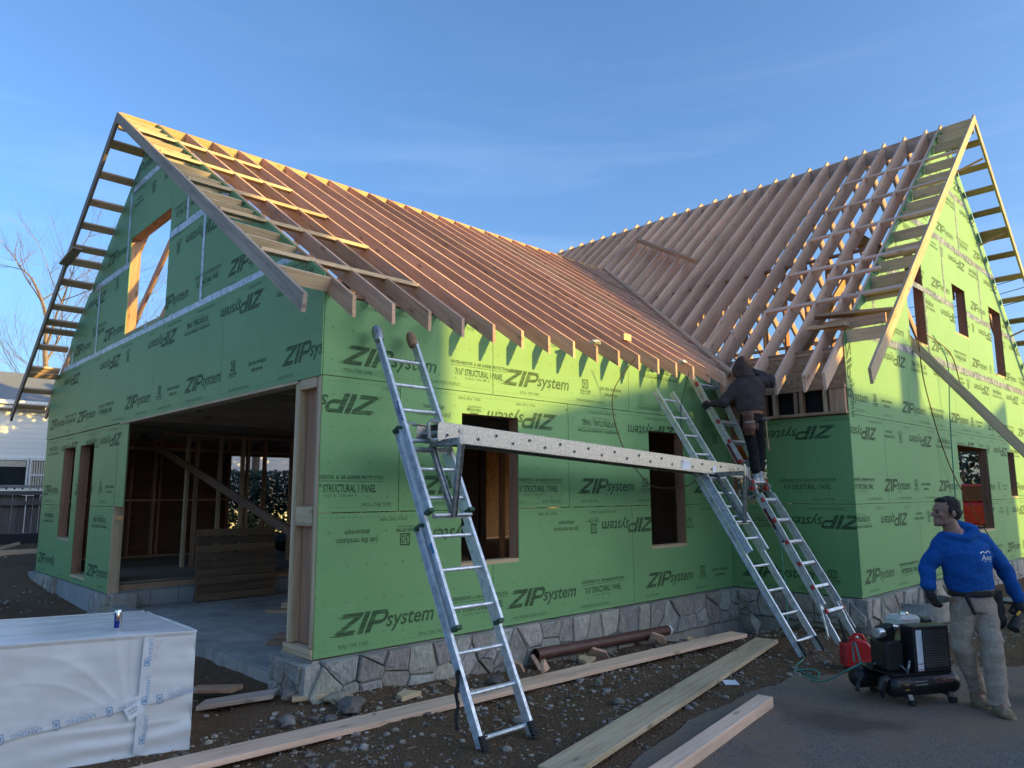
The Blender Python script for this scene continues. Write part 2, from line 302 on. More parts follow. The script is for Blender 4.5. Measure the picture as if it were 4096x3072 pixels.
# ---- lettering: 2-D triangles, later laid on real surfaces
_tx = {}
def text_tris(s, shear=0., bold=0., ls=1.):
    key = (s, shear, bold, ls)
    if key in _tx: return _tx[key]
    cu = bpy.data.curves.new('t', 'FONT'); cu.body = s; cu.size = 1; cu.shear = shear; cu.offset = bold; cu.resolution_u = 2; cu.space_character = ls
    ob = bpy.data.objects.new('t', cu); COL.objects.link(ob); dg = bpy.context.evaluated_depsgraph_get(); dg.update()
    me = ob.evaluated_get(dg).to_mesh(); me.calc_loop_triangles()
    tr = [[(me.vertices[i].co.x, me.vertices[i].co.y) for i in t.vertices] for t in me.loop_triangles]
    ob.evaluated_get(dg).to_mesh_clear(); bpy.data.objects.remove(ob); bpy.data.curves.remove(cu)
    x0 = min(p[0] for t in tr for p in t); tr = [[(x - x0, y) for x, y in t] for t in tr]
    w = max(p[0] for t in tr for p in t)
    _tx[key] = (tr, w); return _tx[key]
def scaled(tr, sx, sy, dx, dy): return [[(x * sx + dx, y * sy + dy) for x, y in t] for t in tr]
def txt(s, width, height, dx=0, dy=0, shear=0., bold=0.):
    tr, w = text_tris(s, shear, bold); return scaled(tr, width / w, height / .72, dx, dy)
def quad(*p): return [[p[0], p[1], p[2]], [p[0], p[2], p[3]]]
def zip_logo():
    k = .42; T = []
    def sh(x, y): return (x + y * k, y)
    def q(a, b, c, d): T.extend(quad(sh(*a), sh(*b), sh(*c), sh(*d)))
    q((.0, .78), (1.0, .78), (1.0, 1), (.0, 1)); q((.0, 0), (.92, 0), (.92, .22), (.0, .22)); q((.0, .22), (.36, .22), (1.0, .78), (.62, .78))
    q((1.08, 0), (1.36, 0), (1.36, 1), (1.08, 1)); q((1.46, 0), (1.74, 0), (1.74, 1), (1.46, 1))
    q((1.74, .8), (2.1, .8), (2.1, 1), (1.74, 1)); q((1.74, .34), (2.1, .34), (2.1, .54), (1.74, .54))
    n = 8; c = (2.1, .67)
    for i in range(n):
        a0 = -pi / 2 + pi * i / n; a1 = -pi / 2 + pi * (i + 1) / n
        q((c[0] + .13 * cos(a0), c[1] + .13 * sin(a0)), (c[0] + .3 * cos(a0), c[1] + .33 * sin(a0)), (c[0] + .3 * cos(a1), c[1] + .33 * sin(a1)), (c[0] + .13 * cos(a1), c[1] + .13 * sin(a1)))
    for i, (y, l) in enumerate([(.95, .10), (.86, .2), (.8, .06), (.16, .12), (.06, .22)]): q((-l, y - .025), (0, y - .025), (0, y + .015), (-l, y + .015))
    return T
ZL = zip_logo()
def m_zip():   # 1.10 m wide
    return scaled(ZL, .205, .185, .03, .0) + txt('system', .55, .142, .555, .032, .25, .016) + txt('o', .018, .018, 1.10, .15)
def m_water():
    return txt('WATER-RESISTIVE  &  AIR BARRIER PROTECTION', .81, .035, 0, .135, 0, .02) + quad((0, .115), (.81, .115), (.81, .12), (0, .12)) + txt('7/16" STRUCTURAL 1 PANEL', .68, .07, .06, .02, 0, .025) + txt('10-12-25  12:50  EM  A', .34, .022, .2, -.02)
def m_30():
    d = .115; f = txt('30', .085, .075, .015, .075, 0, .01)
    # the square is a frame of bars around the figures so that nothing overlaps
    b = quad((0, .055), (d, .055), (d, .07), (0, .07)) + quad((0, .155), (d, .155), (d, .17), (0, .17)) + quad((-.0, .07), (.012, .07), (.012, .155), (0, .155)) + quad((d - .012, .07), (d, .07), (d, .155), (d - .012, .155))
    return f + b + txt('YEAR SYSTEM', .2, .03, -.045, .012, 0, .02) + txt('LIMITED WARRANTY', .2, .018, -.045, -.015)
def m_join(): return txt('Join the revolution.', .44, .055, 0, .09, .05, .01) + txt('#zipsystem', .26, .045, .09, .02, .05, .01)
def m_roll(): return txt('ROLL THE TAPE', .30, .03)
def m_para(): return txt('PARA APLICAR USE EL RODILLO', .52, .03)
STAMPS = {k: f() for k, f in dict(z=m_zip, w=m_water, t=m_30, j=m_join, r=m_roll, p=m_para).items()}
def clip(poly, planes):   # planes: (nx,ny,k) keep nx*x+ny*y<=k
    for nx, ny, k in planes:
        out = []
        for i in range(len(poly)):
            a = poly[i]; b = poly[(i + 1) % len(poly)]; da = nx * a[0] + ny * a[1] - k; db = nx * b[0] + ny * b[1] - k
            if da <= 0: out.append(a)
            if (da < 0 < db) or (db < 0 < da):
                t = da / (da - db); out.append((a[0] + (b[0] - a[0]) * t, a[1] + (b[1] - a[1]) * t))
        poly = out
        if len(poly) < 3: return []
    return poly
def poly_planes(p):
    ar = sum(p[i][0] * p[(i + 1) % len(p)][1] - p[(i + 1) % len(p)][0] * p[i][1] for i in range(len(p)))
    if ar < 0: p = p[::-1]
    out = []
    for i in range(len(p)):
        a = p[i]; b = p[(i + 1) % len(p)]; ex = b[0] - a[0]; ey = b[1] - a[1]; l = math.hypot(ex, ey)
        if l < 1e-6: continue
        out.append((ey / l, -ex / l, (ey * a[0] - ex * a[1]) / l))
    return out
def wall(parent, name, origin, u, n, panels, openings, extra, stamps, nails=True, rnd=1, lift=0):
    """panels: (u0,u1,z0,z1) boards. extra: clip half-planes (gable rakes). stamps: (kind,u,z,inverted)."""
    O = V(origin); u = V(u); n = V(n); R = random.Random(rnd)
    P3 = lambda a, z, d=0: O + u * a + V((0, 0, z)) + n * (d + lift)
    for (u0, u1, z0, z1) in panels:
        us = sorted({u0, u1} | {x for o in openings for x in o[:2] if u0 < x < u1}); zs = sorted({z0, z1} | {x for o in openings for x in o[2:] if z0 < x < z1})
        mb = MB(); pieces = []; g = .0035
        for a, b in zip(us, us[1:]):
            for c, d in zip(zs, zs[1:]):
                mu, mz = (a + b) / 2, (c + d) / 2
                if any(o[0] < mu < o[1] and o[2] < mz < o[3] for o in openings): continue
                A = a + (g if a == u0 else 0); B = b - (g if b == u1 else 0); Cc = c + (g if c == z0 else 0); D = d - (g if d == z1 else 0)
                p = clip([(A, Cc), (B, Cc), (B, D), (A, D)], extra)
                if len(p) >= 3: pieces.append(p)
        if not pieces: continue
        for p in pieces: mb.prism([P3(x, z, 0) for x, z in p], -n * .011)
        pl = [(poly_planes(p), min(x for x, z in p), max(x for x, z in p), min(z for x, z in p), max(z for x, z in p)) for p in pieces]
        def put(tris):
            for t in tris:
                tx0 = min(q[0] for q in t); tx1 = max(q[0] for q in t); tz0 = min(q[1] for q in t); tz1 = max(q[1] for q in t)
                for planes, x0, x1, y0, y1 in pl:
                    if tx1 < x0 or tx0 > x1 or tz1 < y0 or tz0 > y1: continue
                    r = t if (tx0 >= x0 and tx1 <= x1 and tz0 >= y0 and tz1 <= y1 and len(planes) == 4 and not extra) else clip(t, planes)
                    if len(r) >= 3: mb.face([P3(x, z, .0015) for x, z in r], 1)
        for k, su, sz, inv in stamps:
            if not (z0 <= sz <= z1): continue
            T = STAMPS[k]; sg = -1 if inv else 1
            if su + sg * 1.3 < u0 - .01 and su < u0 or su > u1 + 1.3: continue
            put([[(su + sg * x, sz + sg * y) for x, y in t] for t in T])
        if nails:
            q = .0075
            z = z0 + .14
            zz = 0
            while z < z1 - .1:
                x = u0 + .02 if False else math.floor(u0 / .203) * .203 + .1
                while x < u1:
                    if u0 + .03 < x < u1 - .03:
                        j = R.uniform(-.012, .012); k = R.uniform(-.01, .01); s = q * R.uniform(.8, 1.25); w = .0025
                        X, Z = x + j, z + k
                        put(quad((X - s, Z - s), (X + s, Z - s), (X + s, Z - s + w), (X - s, Z - s + w)) + quad((X - s, Z + s - w), (X + s, Z + s - w), (X + s, Z + s), (X - s, Z + s)) +
                            quad((X - s, Z - s + w), (X - s + w, Z - s + w), (X - s + w, Z + s - w), (X - s, Z + s - w)) + quad((X + s - w, Z - s + w), (X + s, Z - s + w), (X + s, Z + s - w), (X + s - w, Z + s - w)))
                    x += .203
                z += .305
            for zc in (z0 + .045, z1 - .045):   # dashed nailing line and roller instructions
                x = u0 + .05
                while x < u1 - .05:
                    put(quad((x, zc), (x + .03, zc), (x + .03, zc + .003), (x, zc + .003))); x += .062
            for zc in [z0 + .1 + .1 * i for i in range(int((z1 - z0 - .15) / .1))]:
                if R.random() < .6:
                    for xx in (u0 + .012, u1 - .015): put(quad((xx, zc), (xx + .004, zc), (xx + .004, zc + .014), (xx, zc + .014)))
            xa = u0 + R.uniform(.1, .5)
            while xa < u1 - .3:
                put([[(xa + x, z0 + .055 + y) for x, y in t] for t in STAMPS[R.choice('rp')]])
                put([[(xa + .7 - x, z1 - .055 - y) for x, y in t] for t in STAMPS[R.choice('rp')]])
                xa += R.uniform(.8, 1.2)
        mb.build(name, [M['green'], M['ink']], parent)
def tape(parent, O, u, n, a, b, w=.09, m='tape', seed=0):
    # a strip of seam tape with uneven edges, a..b in wall (u,z) coordinates
    O = V(O); u = V(u); n = V(n); R = random.Random(seed); A = V((a[0], a[1])); B = V((b[0], b[1])); d = (B - A); Ln = d.length; d.normalize(); e = V((-d.y, d.x)); k = max(2, int(Ln / .15)); mb = MB()
    L_, R_ = [], []
    for i in range(k + 1):
        c = A + d * Ln * i / k; L_.append(c + e * (w / 2 + R.uniform(-.005, .005))); R_.append(c - e * (w / 2 + R.uniform(-.005, .005)))
    P = lambda q: O + u * q.x + V((0, 0, q.y)) + n * (.0035 + R.uniform(0, .001))
    for i in range(k): mb.face([P(L_[i]), P(L_[i + 1]), P(R_[i + 1]), P(R_[i])])
    mb.build('seam_tape', M[m], parent)
# ------------------------------------------------------------------ ground
def sst(a, b, x):
    t = max(0, min(1, (x - a) / (b - a))); return t * t * (3 - 2 * t)
def gz(x, y):
    z = -.42
    if y > -1.5: z += .10 * sst(-1.2, -.1, y) * (1 - sst(.5, 2.5, x)) * sst(-.7, .0, x)
    z -= .24 * math.exp(-((x - 6.6) ** 2 / 1.6 + (y + .1) ** 2 / .35))
    z -= .06 * sst(2, 5, x) * sst(-.9, -.1, y)
    z += .55 * sst(7, 15, y) * (1 - sst(2, 5, x)); z += .08 * sst(8, 10, x) * (1 - sst(-2.4, -4.5, y))
    z += .042 * (noise.noise(V((x * 1.3, y * 1.3, 3))) + .5 * noise.noise(V((x * 4, y * 4, 7))) + .22 * noise.noise(V((x * 11, y * 11, 7)))) * (1 - .75 * DRV(x, y))
    return z
DP = [(-7, -14), (-4.5, -5.2), (-1.5, -3.9), (.2, -2.9), (1.2, -2.5), (2.2, -2.35), (3.1, -2.3), (3.9, -2.32), (4.5, -2.62), (5.3, -3.15), (6.1, -3.75), (7.4, -4.6), (9.5, -5.6), (14, -7), (20, -9), (22, -14)]
def inpoly(x, y, P):
    c = False
    for i in range(len(P)):
        (x1, y1), (x2, y2) = P[i], P[i - 1]
        if (y1 > y) != (y2 > y) and x < (x2 - x1) * (y - y1) / (y2 - y1) + x1: c = not c
    return c
def DRV(x, y): return 1. if inpoly(x, y, DP) else 0.
def axis(lo, hi, flo, fhi, fs, cs):
    a = []; x = lo
    while x < hi:
        a.append(x); x += fs if flo <= x < fhi else cs * (1 + .25 * max(flo - x, x - fhi, 0) / 6)
    a.append(hi); return a
xs = axis(-70, 110, -2.5, 10, .09, 1.2); ys = axis(-70, 120, -5.5, 4.5, .09, 1.2)
mb = MB()
idx = {}
for j, y in enumerate(ys):
    for i, x in enumerate(xs): mb.v.append(V((x, y, gz(x, y) if abs(x) < 40 and abs(y) < 40 else -.42)))
W_ = len(xs)
for j in range(len(ys) - 1):
    for i in range(W_ - 1):
        k = j * W_ + i
        cx, cy = (xs[i] + xs[i + 1]) / 2, (ys[j] + ys[j + 1]) / 2
        if .25 < cx < 18 and .25 < cy < 5.5: continue
        mb.f.append((k, k + 1, k + W_ + 1, k + W_)); mb.m.append(0); mb.t.append((1, 1, 1))
g = mb.build('ground', M['dirt'], smooth=True, sharp=180); tag(g, 'brown stony dirt yard of the building site', kind='structure')
# driveway: worn asphalt sheet with a ragged edge
R0 = random.Random(4); dp = []
for i in range(len(DP)):
    a = V(DP[i]); b = V(DP[(i + 1) % len(DP)]); n = max(1, int((b - a).length / .12))
    for k in range(n):
        p = a + (b - a) * k / n; w = .07 * noise.noise(V((p.x * 2, p.y * 2, 0))) + R0.uniform(-.015, .015)
        dp.append((p.x + w, p.y + w))
bm = bmesh.new(); vs = [bm.verts.new((x, y, 0)) for x, y in dp]; bm.faces.new(vs)
bmesh.ops.triangulate(bm, faces=bm.faces)
for _ in range(5):
    es = [e for e in bm.edges if e.calc_length() > .45 and min(abs(v.co.x - 3) + abs(v.co.y + 3) for v in e.verts) < 8]
    if not es: break
    bmesh.ops.subdivide_edges(bm, edges=es, cuts=1); bmesh.ops.triangulate(bm, faces=bm.faces)
for v in bm.verts: v.co.z = gz(v.co.x, v.co.y) + .012 if False else -.42 + .016 + .012 * noise.noise(V((v.co.x, v.co.y, 3)))
for v in bm.verts: v.co.z = max(v.co.z, gz(v.co.x, v.co.y) + .006)
me = bpy.data.meshes.new('driveway'); bm.to_mesh(me); bm.free(); me.materials.append(M['asph']); me.shade_smooth(); o = bpy.data.objects.new('driveway', me); COL.objects.link(o); tag(o, 'worn grey asphalt driveway at lower right', kind='structure')

# ------------------------------------------------------------------ THE HOUSE
H = thing('timber_house', 'unfinished timber house clad in green sheathing panels, open rafters above, stone base', 'house')
GR, GS = 6.86, .668        # garage ridge height and slope
WR, WS, WX = 8.74, .90, 12.7
LB, DW, WA = 6.90, 1.85, 10.44
groof = lambda y: GR - GS * abs(y - 5.22)
wroof = lambda x: WR - WS * abs(x - WX)
S8 = 1.2192
Bop = [(1.615, 2.43, .69, 2.21), (4.87, 5.69, .69, 2.21)]
# wall B (front of the garage)
rows = [(0, S8, [-.39, 2.05, 4.46, LB - .0]), (S8, 2 * S8, [-1.6, .84, 3.26, 5.69 + .01, LB]), (2 * S8, 3.185, [-.39, 2.05, 4.46, LB])]
pan = []
for z0, z1, us in rows:
    for a, b in zip(us, us[1:]): pan.append((max(a, 0), min(b, LB), z0, z1))
st = [('z', .17, .155, 0), ('w', 1.45, .19, 0), ('z', 2.246, .171, 0), ('w', 3.45, .19, 0), ('z', 4.70, .166, 0), ('t', 6.0, .19, 0), ('j', 6.3, .17, 0),
      ('t', .98, 1.07, 1), ('j', .62, 1.08, 1), ('z', 2.25, 1.07, 1), ('j', 3.42, 1.08, 1), ('t', 3.75, 1.07, 1), ('z', 4.95, 1.07, 1), ('w', 5.9, 1.06, 1),
      ('w', -.15, 1.38, 0), ('z', 1.05, 1.375, 0), ('w', 2.32, 1.38, 0), ('z', 3.41, 1.375, 0), ('t', 4.7, 1.4, 0), ('z', 5.9, 1.375, 0),
      ('z', .62, 2.29, 1), ('j', 1.47, 2.28, 1), ('t', 1.84, 2.28, 1), ('z', 3.07, 2.29, 1), ('w', 4.25, 2.29, 1), ('z', 5.52, 2.29, 1), ('j', 6.25, 2.28, 1), ('t', 6.6, 2.28, 1),
      ('z', .17, 2.56, 0), ('w', 1.46, 2.59, 0), ('z', 2.18, 2.57, 0), ('t', 3.53, 2.6, 0), ('j', 3.87, 2.58, 0), ('w', 5.6, 3.1, 1)]
wall(H, 'sheathing_panel', (0, 0, 0), (1, 0, 0), (0, -1, 0), pan, Bop, [], st, rnd=1)
# wall A (garage gable, faces left); u = 10.44 - Y
Aw = [(1.39, 2.16, .672, 2.20), (2.47, 3.31, .12, 2.20), (4.44, 6.17, 3.78, 5.28)]
rake = [(-GS / math.hypot(1, GS), 1 / math.hypot(1, GS), (groof(10.44) ) / math.hypot(1, GS)), (GS / math.hypot(1, GS), 1 / math.hypot(1, GS), (groof(0) + GS * 10.44) / math.hypot(1, GS))]
pan = []
for a, b in ((0, 1.25), (1.25, 3.69), (3.69, 4.54)): pan.append((a, b, 0, S8))
for a, b in ((0, 2.44), (2.44, 4.98)): pan.append((a, b, S8, 2.425 if a else 2.425))
wall(H, 'sheathing_panel', (0, WA, 0), (0, -1, 0), (-1, 0, 0), pan, Aw, rake,
     [('z', .1, .17, 0), ('t', 1.2, .17, 0), ('z', 3.4, .17, 0), ('w', 1.1, 1.08, 1), ('w', 4.3, 1.07, 1), ('z', .1, 1.39, 0), ('z', 2.3, 1.39, 0), ('t', 3.75, 1.42, 0), ('j', 4.05, 1.4, 0), ('w', 1.0, 2.29, 1), ('z', 2.3, 2.29, 1), ('w', 3.55, 2.29, 1), ('z', 4.7, 2.29, 1)], rnd=2)
pan = [(0, 1.3, 2.43, 3.64), (1.3, 3.74, 2.43, 3.64), (3.74, 5.9, 2.43, 3.64), (5.9, 8.2, 2.43, 3.64), (8.2, 10.44, 2.43, 3.64)]
wall(H, 'sheathing_panel', (0, WA, 0), (0, -1, 0), (-1, 0, 0), pan, Aw, rake,
     [('z', .2, 2.6, 0), ('w', 1.3, 2.62, 0), ('z', 2.14, 2.6, 0), ('w', 3.4, 2.62, 0), ('z', 4.75, 2.6, 0), ('t', 6.15, 2.63, 0), ('j', 6.5, 2.61, 0), ('z', 7.1, 2.6, 0), ('t', 8.46, 2.65, 0), ('j', 8.9, 2.62, 0), ('z', 9.66, 2.6, 0),
      ('z', 2.1, 3.5, 1), ('z', 4.4, 3.5, 1), ('t', 4.8, 3.49, 1), ('z', 6.74, 3.5, 1), ('w', 7.8, 3.5, 1), ('z', 9.2, 3.5, 1), ('w', 10.3, 3.5, 1)], rnd=3, lift=.012)
pan = [(1.2, 2.9, 3.65, 4.87), (2.9, 4.98, 3.65, 4.87), (4.98, 7.42, 3.65, 4.87), (7.42, 9.8, 3.65, 4.87), (2.4, 3.7, 4.87, 6.09), (3.7, 6.15, 4.87, 6.09), (6.15, 8.5, 4.87, 6.09), (3.5, 5.1, 6.09, 6.9), (5.1, 7, 6.09, 6.9)]
wall(H, 'sheathing_panel', (0, WA, 0), (0, -1, 0), (-1, 0, 0), pan, Aw, rake,
     [('z', 1.5, 3.83, 0), ('z', 3.3, 3.82, 0), ('w', 2.6, 4.0, 0), ('z', 5.9, 3.82, 0), ('w', 7.2, 3.88, 0), ('z', 8.2, 3.82, 0), ('z', 3.3, 4.72, 1), ('z', 7.9, 4.72, 1), ('t', 6.6, 4.7, 1), ('z', 9.4, 4.72, 1), ('z', 3.2, 5.1, 0), ('w', 6.3, 5.05, 0), ('t', 5.4, 5.92, 1), ('j', 4.9, 5.9, 1), ('z', 6.9, 5.92, 1), ('z', 4.2, 6.25, 0), ('t', 3.8, 4.6, 0)], rnd=4)
tp = lambda a, b, w=.10, s=0: tape(H, (0, WA, 0), (0, -1, 0), (-1, 0, 0), a, b, w, 'tape', s)
tp((.85, 3.66), (9.92, 3.66), .11, 1); tp((2.6, 4.87), (4.44, 4.87), .1, 2); tp((6.17, 4.87), (8.12, 4.87), .1, 3); tp((4.4, 6.09), (6.0, 6.09), .1, 4)
for k, (x, a, b) in enumerate([(2.9, 3.7, 4.83), (4.3, 4.9, 6.05), (7.42, 3.7, 4.83), (6.8, 4.91, 5.5), (5.4, 3.45, 3.78), (6.7, 3.3, 3.62), (9.1, 3.2, 3.62), (1.42, 3.7, 3.95)]): tp((x, a), (x, b), .075, 10 + k)
# wall C (short return, faces left) ; u = -Y
Cop = [(.06, .62, 1.28, 2.45)]
wall(H, 'sheathing_panel', (LB, 0, 0), (0, -1, 0), (-1, 0, 0), [(0, DW, 0, S8), (0, DW, S8, 2.43)], Cop, [], [('z', .12, .17, 0), ('t', 1.42, .17, 0), ('z', 1.95, 1.07, 1), ('w', .72, 1.05, 1), ('w', .8, 1.4, 0), ('z', 1.66, 2.3, 1)], rnd=5)
# wall D (gable of the main wing); u = X-6.9
wk = 1 / math.hypot(1, WS)
rakeD = [(-WS * wk, wk, (wroof(LB)) * wk), (WS * wk, wk, (wroof(LB) + WS * 11.6) * wk)]
Dop = [(4.75, 6.68, .67, 2.21), (8.24, 8.80, 1.28, 2.21), (2.75, 3.62, 3.88, 5.42), (5.36, 6.20, 4.39, 5.34), (7.92, 8.88, 3.88, 5.34)]
pan = []
for r in range(7):
    off = (0, 1.22)[r % 2]; xx = -off
    z1 = min((r + 1) * S8, 8.6)
    while xx < 11.6:
        a, b = max(0, xx), min(11.6, xx + 2.44)
        if b > a: pan.append((a, b, r * S8, z1))
        xx += 2.44
st = []
for r in range(7):
    z = r * S8
    for k in range(7):
        ph = [-.95, 0, 1.0, .3, .6, 1.2, .2][r]; b = ph + k * 2.44 - 1.4
        st.append(('z', b, z + .165, 0)); st.append(('w' if (k + r) % 2 else 't', b + 1.32, z + .18, 0))
        if not (k + r) % 2: st.append(('j', b + 1.62, z + .17, 0))
        b += .75 + .5 * (r % 3)
        st.append(('z', b + 1.1, z + 1.07, 1)); st.append(('t' if (k + r) % 2 else 'w', b + 2.1, z + 1.07, 1))
        if (k + r) % 2: st.append(('j', b + 1.8, z + 1.08, 1))
wall(H, 'sheathing_panel', (LB, -DW, 0), (1, 0, 0), (0, -1, 0), pan, Dop, rakeD, st, rnd=6)
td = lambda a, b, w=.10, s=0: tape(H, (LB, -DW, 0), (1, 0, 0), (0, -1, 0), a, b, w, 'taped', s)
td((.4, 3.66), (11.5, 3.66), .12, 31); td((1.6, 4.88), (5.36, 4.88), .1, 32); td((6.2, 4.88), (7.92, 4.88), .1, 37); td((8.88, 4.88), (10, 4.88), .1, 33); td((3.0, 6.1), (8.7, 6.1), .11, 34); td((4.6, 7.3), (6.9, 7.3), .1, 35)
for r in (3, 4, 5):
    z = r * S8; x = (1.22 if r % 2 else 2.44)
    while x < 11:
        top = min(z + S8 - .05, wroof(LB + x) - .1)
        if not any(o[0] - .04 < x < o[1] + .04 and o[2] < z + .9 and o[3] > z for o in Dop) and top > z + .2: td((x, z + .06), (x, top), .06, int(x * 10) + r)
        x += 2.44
# vertical off-cut panel at the wing corner carries sideways lettering
mb = MB()
for t in STAMPS['z']: mb.face([V((LB + .22 - y, -DW - .0016, 3.5 - x)) for x, y in t])
mb.build('sideways_lettering', M['ink'], H)
# window openings: lining boards
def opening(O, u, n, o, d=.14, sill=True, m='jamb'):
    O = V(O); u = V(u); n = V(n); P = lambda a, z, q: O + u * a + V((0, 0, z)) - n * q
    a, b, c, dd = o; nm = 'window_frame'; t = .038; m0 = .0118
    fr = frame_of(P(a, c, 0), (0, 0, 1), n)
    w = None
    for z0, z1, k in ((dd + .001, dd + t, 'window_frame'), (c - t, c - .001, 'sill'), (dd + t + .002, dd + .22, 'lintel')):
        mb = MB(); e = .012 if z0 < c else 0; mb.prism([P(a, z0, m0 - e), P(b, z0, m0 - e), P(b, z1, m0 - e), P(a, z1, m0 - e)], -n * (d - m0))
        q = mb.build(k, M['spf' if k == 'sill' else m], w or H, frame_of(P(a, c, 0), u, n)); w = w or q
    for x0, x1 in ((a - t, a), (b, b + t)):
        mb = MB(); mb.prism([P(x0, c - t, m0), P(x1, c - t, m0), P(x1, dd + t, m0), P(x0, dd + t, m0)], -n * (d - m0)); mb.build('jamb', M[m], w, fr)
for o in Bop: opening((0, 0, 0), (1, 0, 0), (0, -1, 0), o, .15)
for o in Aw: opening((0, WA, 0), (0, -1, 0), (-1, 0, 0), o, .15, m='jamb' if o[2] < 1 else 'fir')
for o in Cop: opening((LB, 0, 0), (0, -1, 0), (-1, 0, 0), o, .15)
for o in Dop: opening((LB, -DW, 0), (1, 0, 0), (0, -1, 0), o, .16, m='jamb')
# ---- framing behind the sheathing
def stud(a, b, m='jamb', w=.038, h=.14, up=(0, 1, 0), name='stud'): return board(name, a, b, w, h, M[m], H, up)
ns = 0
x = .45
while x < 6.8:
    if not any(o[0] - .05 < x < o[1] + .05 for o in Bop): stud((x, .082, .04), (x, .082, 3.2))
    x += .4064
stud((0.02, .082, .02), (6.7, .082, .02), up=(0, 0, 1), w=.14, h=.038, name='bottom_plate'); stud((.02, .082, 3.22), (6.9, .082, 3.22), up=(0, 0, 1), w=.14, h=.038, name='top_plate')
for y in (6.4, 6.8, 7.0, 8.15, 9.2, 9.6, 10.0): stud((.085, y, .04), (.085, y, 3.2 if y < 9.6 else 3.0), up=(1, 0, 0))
for y in (1.2, 1.6, 2.0, 2.4, 2.8, 3.2, 3.6, 4.0, 6.4, 6.8, 7.2, 7.6, 8.0, 8.4): stud((.085, y, 2.75), (.085, y, groof(y) - .2), up=(1, 0, 0))
# garage door opening: posts on both sides, header
hd = MB(); hd.box((.0125, .02, 2.44), (.13, 5.87, 2.62)); hd.build('door_header', M['fir'], H, frame_of((0, 0, 2.5), (0, 1, 0), (0, 0, 1)))
pl = MB(); pl.box((-.012, .44, 2.405), (.12, 5.87, 2.438)); pl.build('header_plate', M['spf'], H, frame_of((0, .4, 2.42), (0, 1, 0), (0, 0, 1)))
for (y0, y1, x0, x1, z0, z1, m) in [(.0135, .05, -.004, .14, .09, 2.43, 'spf'), (.052, .088, .002, .14, .09, 2.43, 'spf'), (.10, .40, .07, .14, .09, 2.39, 'jamb'), (.405, .443, -.002, .14, .09, 2.42, 'spf'), (.447, .485, -.0, .14, .09, 2.40, 'spf'),
                                   (5.87, 5.91, .0, .14, .0, 2.42, 'spf'), (5.915, 5.955, .02, .14, .0, 2.42, 'jamb'), (5.90, 5.98, .02, .14, 0, 1.22, 'jamb')]:
    board('door_post', ((x0 + x1) / 2, (y0 + y1) / 2, z0), ((x0 + x1) / 2, (y0 + y1) / 2, z1), y1 - y0, x1 - x0, M[m], H, (1, 0, 0))
board('post_block', (.03, .1, 1.19), (.03, .402, 1.19), .06, .17, M['spf'], H)
board('post_block', (.035, .1, 2.41), (.035, .402, 2.41), .07, .14, M['spf'], H)
for z in (.02, .062): board('post_sill', (.066, .013, z), (.066, .52, z), .16, .038, M['spf'], H)
board('diagonal_brace', (1.0, 8.2, 2.42), (1.0, 2.0, .83), .04, .11, M['osbd'], H)  # brace takes the darkened board colour so it reads as shaded
# garage slab, kerb under the door, block wall and raised floor at its far side
s = MB(); s.box((.02, .52, -.42), (6.88, 5.87, -.21)); s.build('floor_slab', M['conc'], H)
s = MB(); s.prism([(-.02, .56, -.6), (-.02, .56, -.225), (-.02, 5.86, -.14), (-.02, 5.86, -.6)], (.2, 0, 0)); s.build('door_kerb', M['conc'], H)
s = MB(); s.box((.1, 5.93, -.4), (6.9, 6.13, .02)); s.build('block_wall', M['block'], H)
s = MB(); s.box((.0, 5.66, -.5), (.34, 5.90, -.0)); s.build('concrete_pier', M['conc'], H, bevel=.01)
for z, dy in ((.042, 0), (.082, .0)): board('floor_plate', (.15, 6.03, z), (6.8, 6.03, z), .14, .038, M['fir'], H)
for k in range(8): board('floor_plank', (.16, 6.25 + .56 * k, .125), (6.8, 6.25 + .56 * k, .125), .555, .03, M['deckw'], H)
# far garage wall (Y = 10.3) with wide opening, interior partition studs
mb = MB()
for a, b, c, d in ((0.05, 3.55, .14, 3.4), (5.15, 6.9, .14, 3.4), (3.55, 5.15, 2.24, 3.4)): mb.box((a, 10.40, c), (b, 10.428, d))
mb.build('wall_board', M['osbd'], H)
mb = MB(); mb.box((.0, 10.431, 0), (3.55, 10.441, 3.2)); mb.box((5.15, 10.431, 0), (8, 10.441, 3.2)); mb.box((3.55, 10.431, 2.24), (5.15, 10.441, 3.2)); mb.build('back_sheathing', M['green'], H)
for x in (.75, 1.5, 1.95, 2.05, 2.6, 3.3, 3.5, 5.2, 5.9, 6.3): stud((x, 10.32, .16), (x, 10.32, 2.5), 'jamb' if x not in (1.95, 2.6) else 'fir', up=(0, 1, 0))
board('wall_plate', (.1, 10.32, 1.28), (3.5, 10.32, 1.28), .12, .038, M['firred'], H); board('wall_plate', (.1, 10.32, 2.33), (5.9, 10.32, 2.33), .13, .06, M['fir'], H); board('wall_plate', (.1, 10.30, .16), (6.8, 10.30, .16), .13, .038, M['fir'], H)
for x, m in ((1.62, 'spf'), (1.78, 'fir'), (2.2, 'spf'), (2.62, 'spf'), (2.72, 'fir'), (3.05, 'jamb'), (3.6, 'fir'), (4.1, 'jamb'), (4.6, 'fir')):
    stud((x, 7.6, .14), (x, 7.6, 2.42), m, w=.05, h=.09, up=(0, 1, 0), name='partition_stud')
board('wall_plate', (1.2, 7.6, 2.44), (6.8, 7.6, 2.44), .09, .04, M['firred'], H)
# loft floor: joists and deck
for k in range(15): board('joist', (.16, .35 + .68 * k, 2.60), (6.85, .35 + .68 * k, 2.60), .04, .24, M['grey'], H)
s = MB(); s.box((.15, .15, 2.725), (6.88, 10.3, 2.745)); s.build('loft_floor', M['osb'], H)
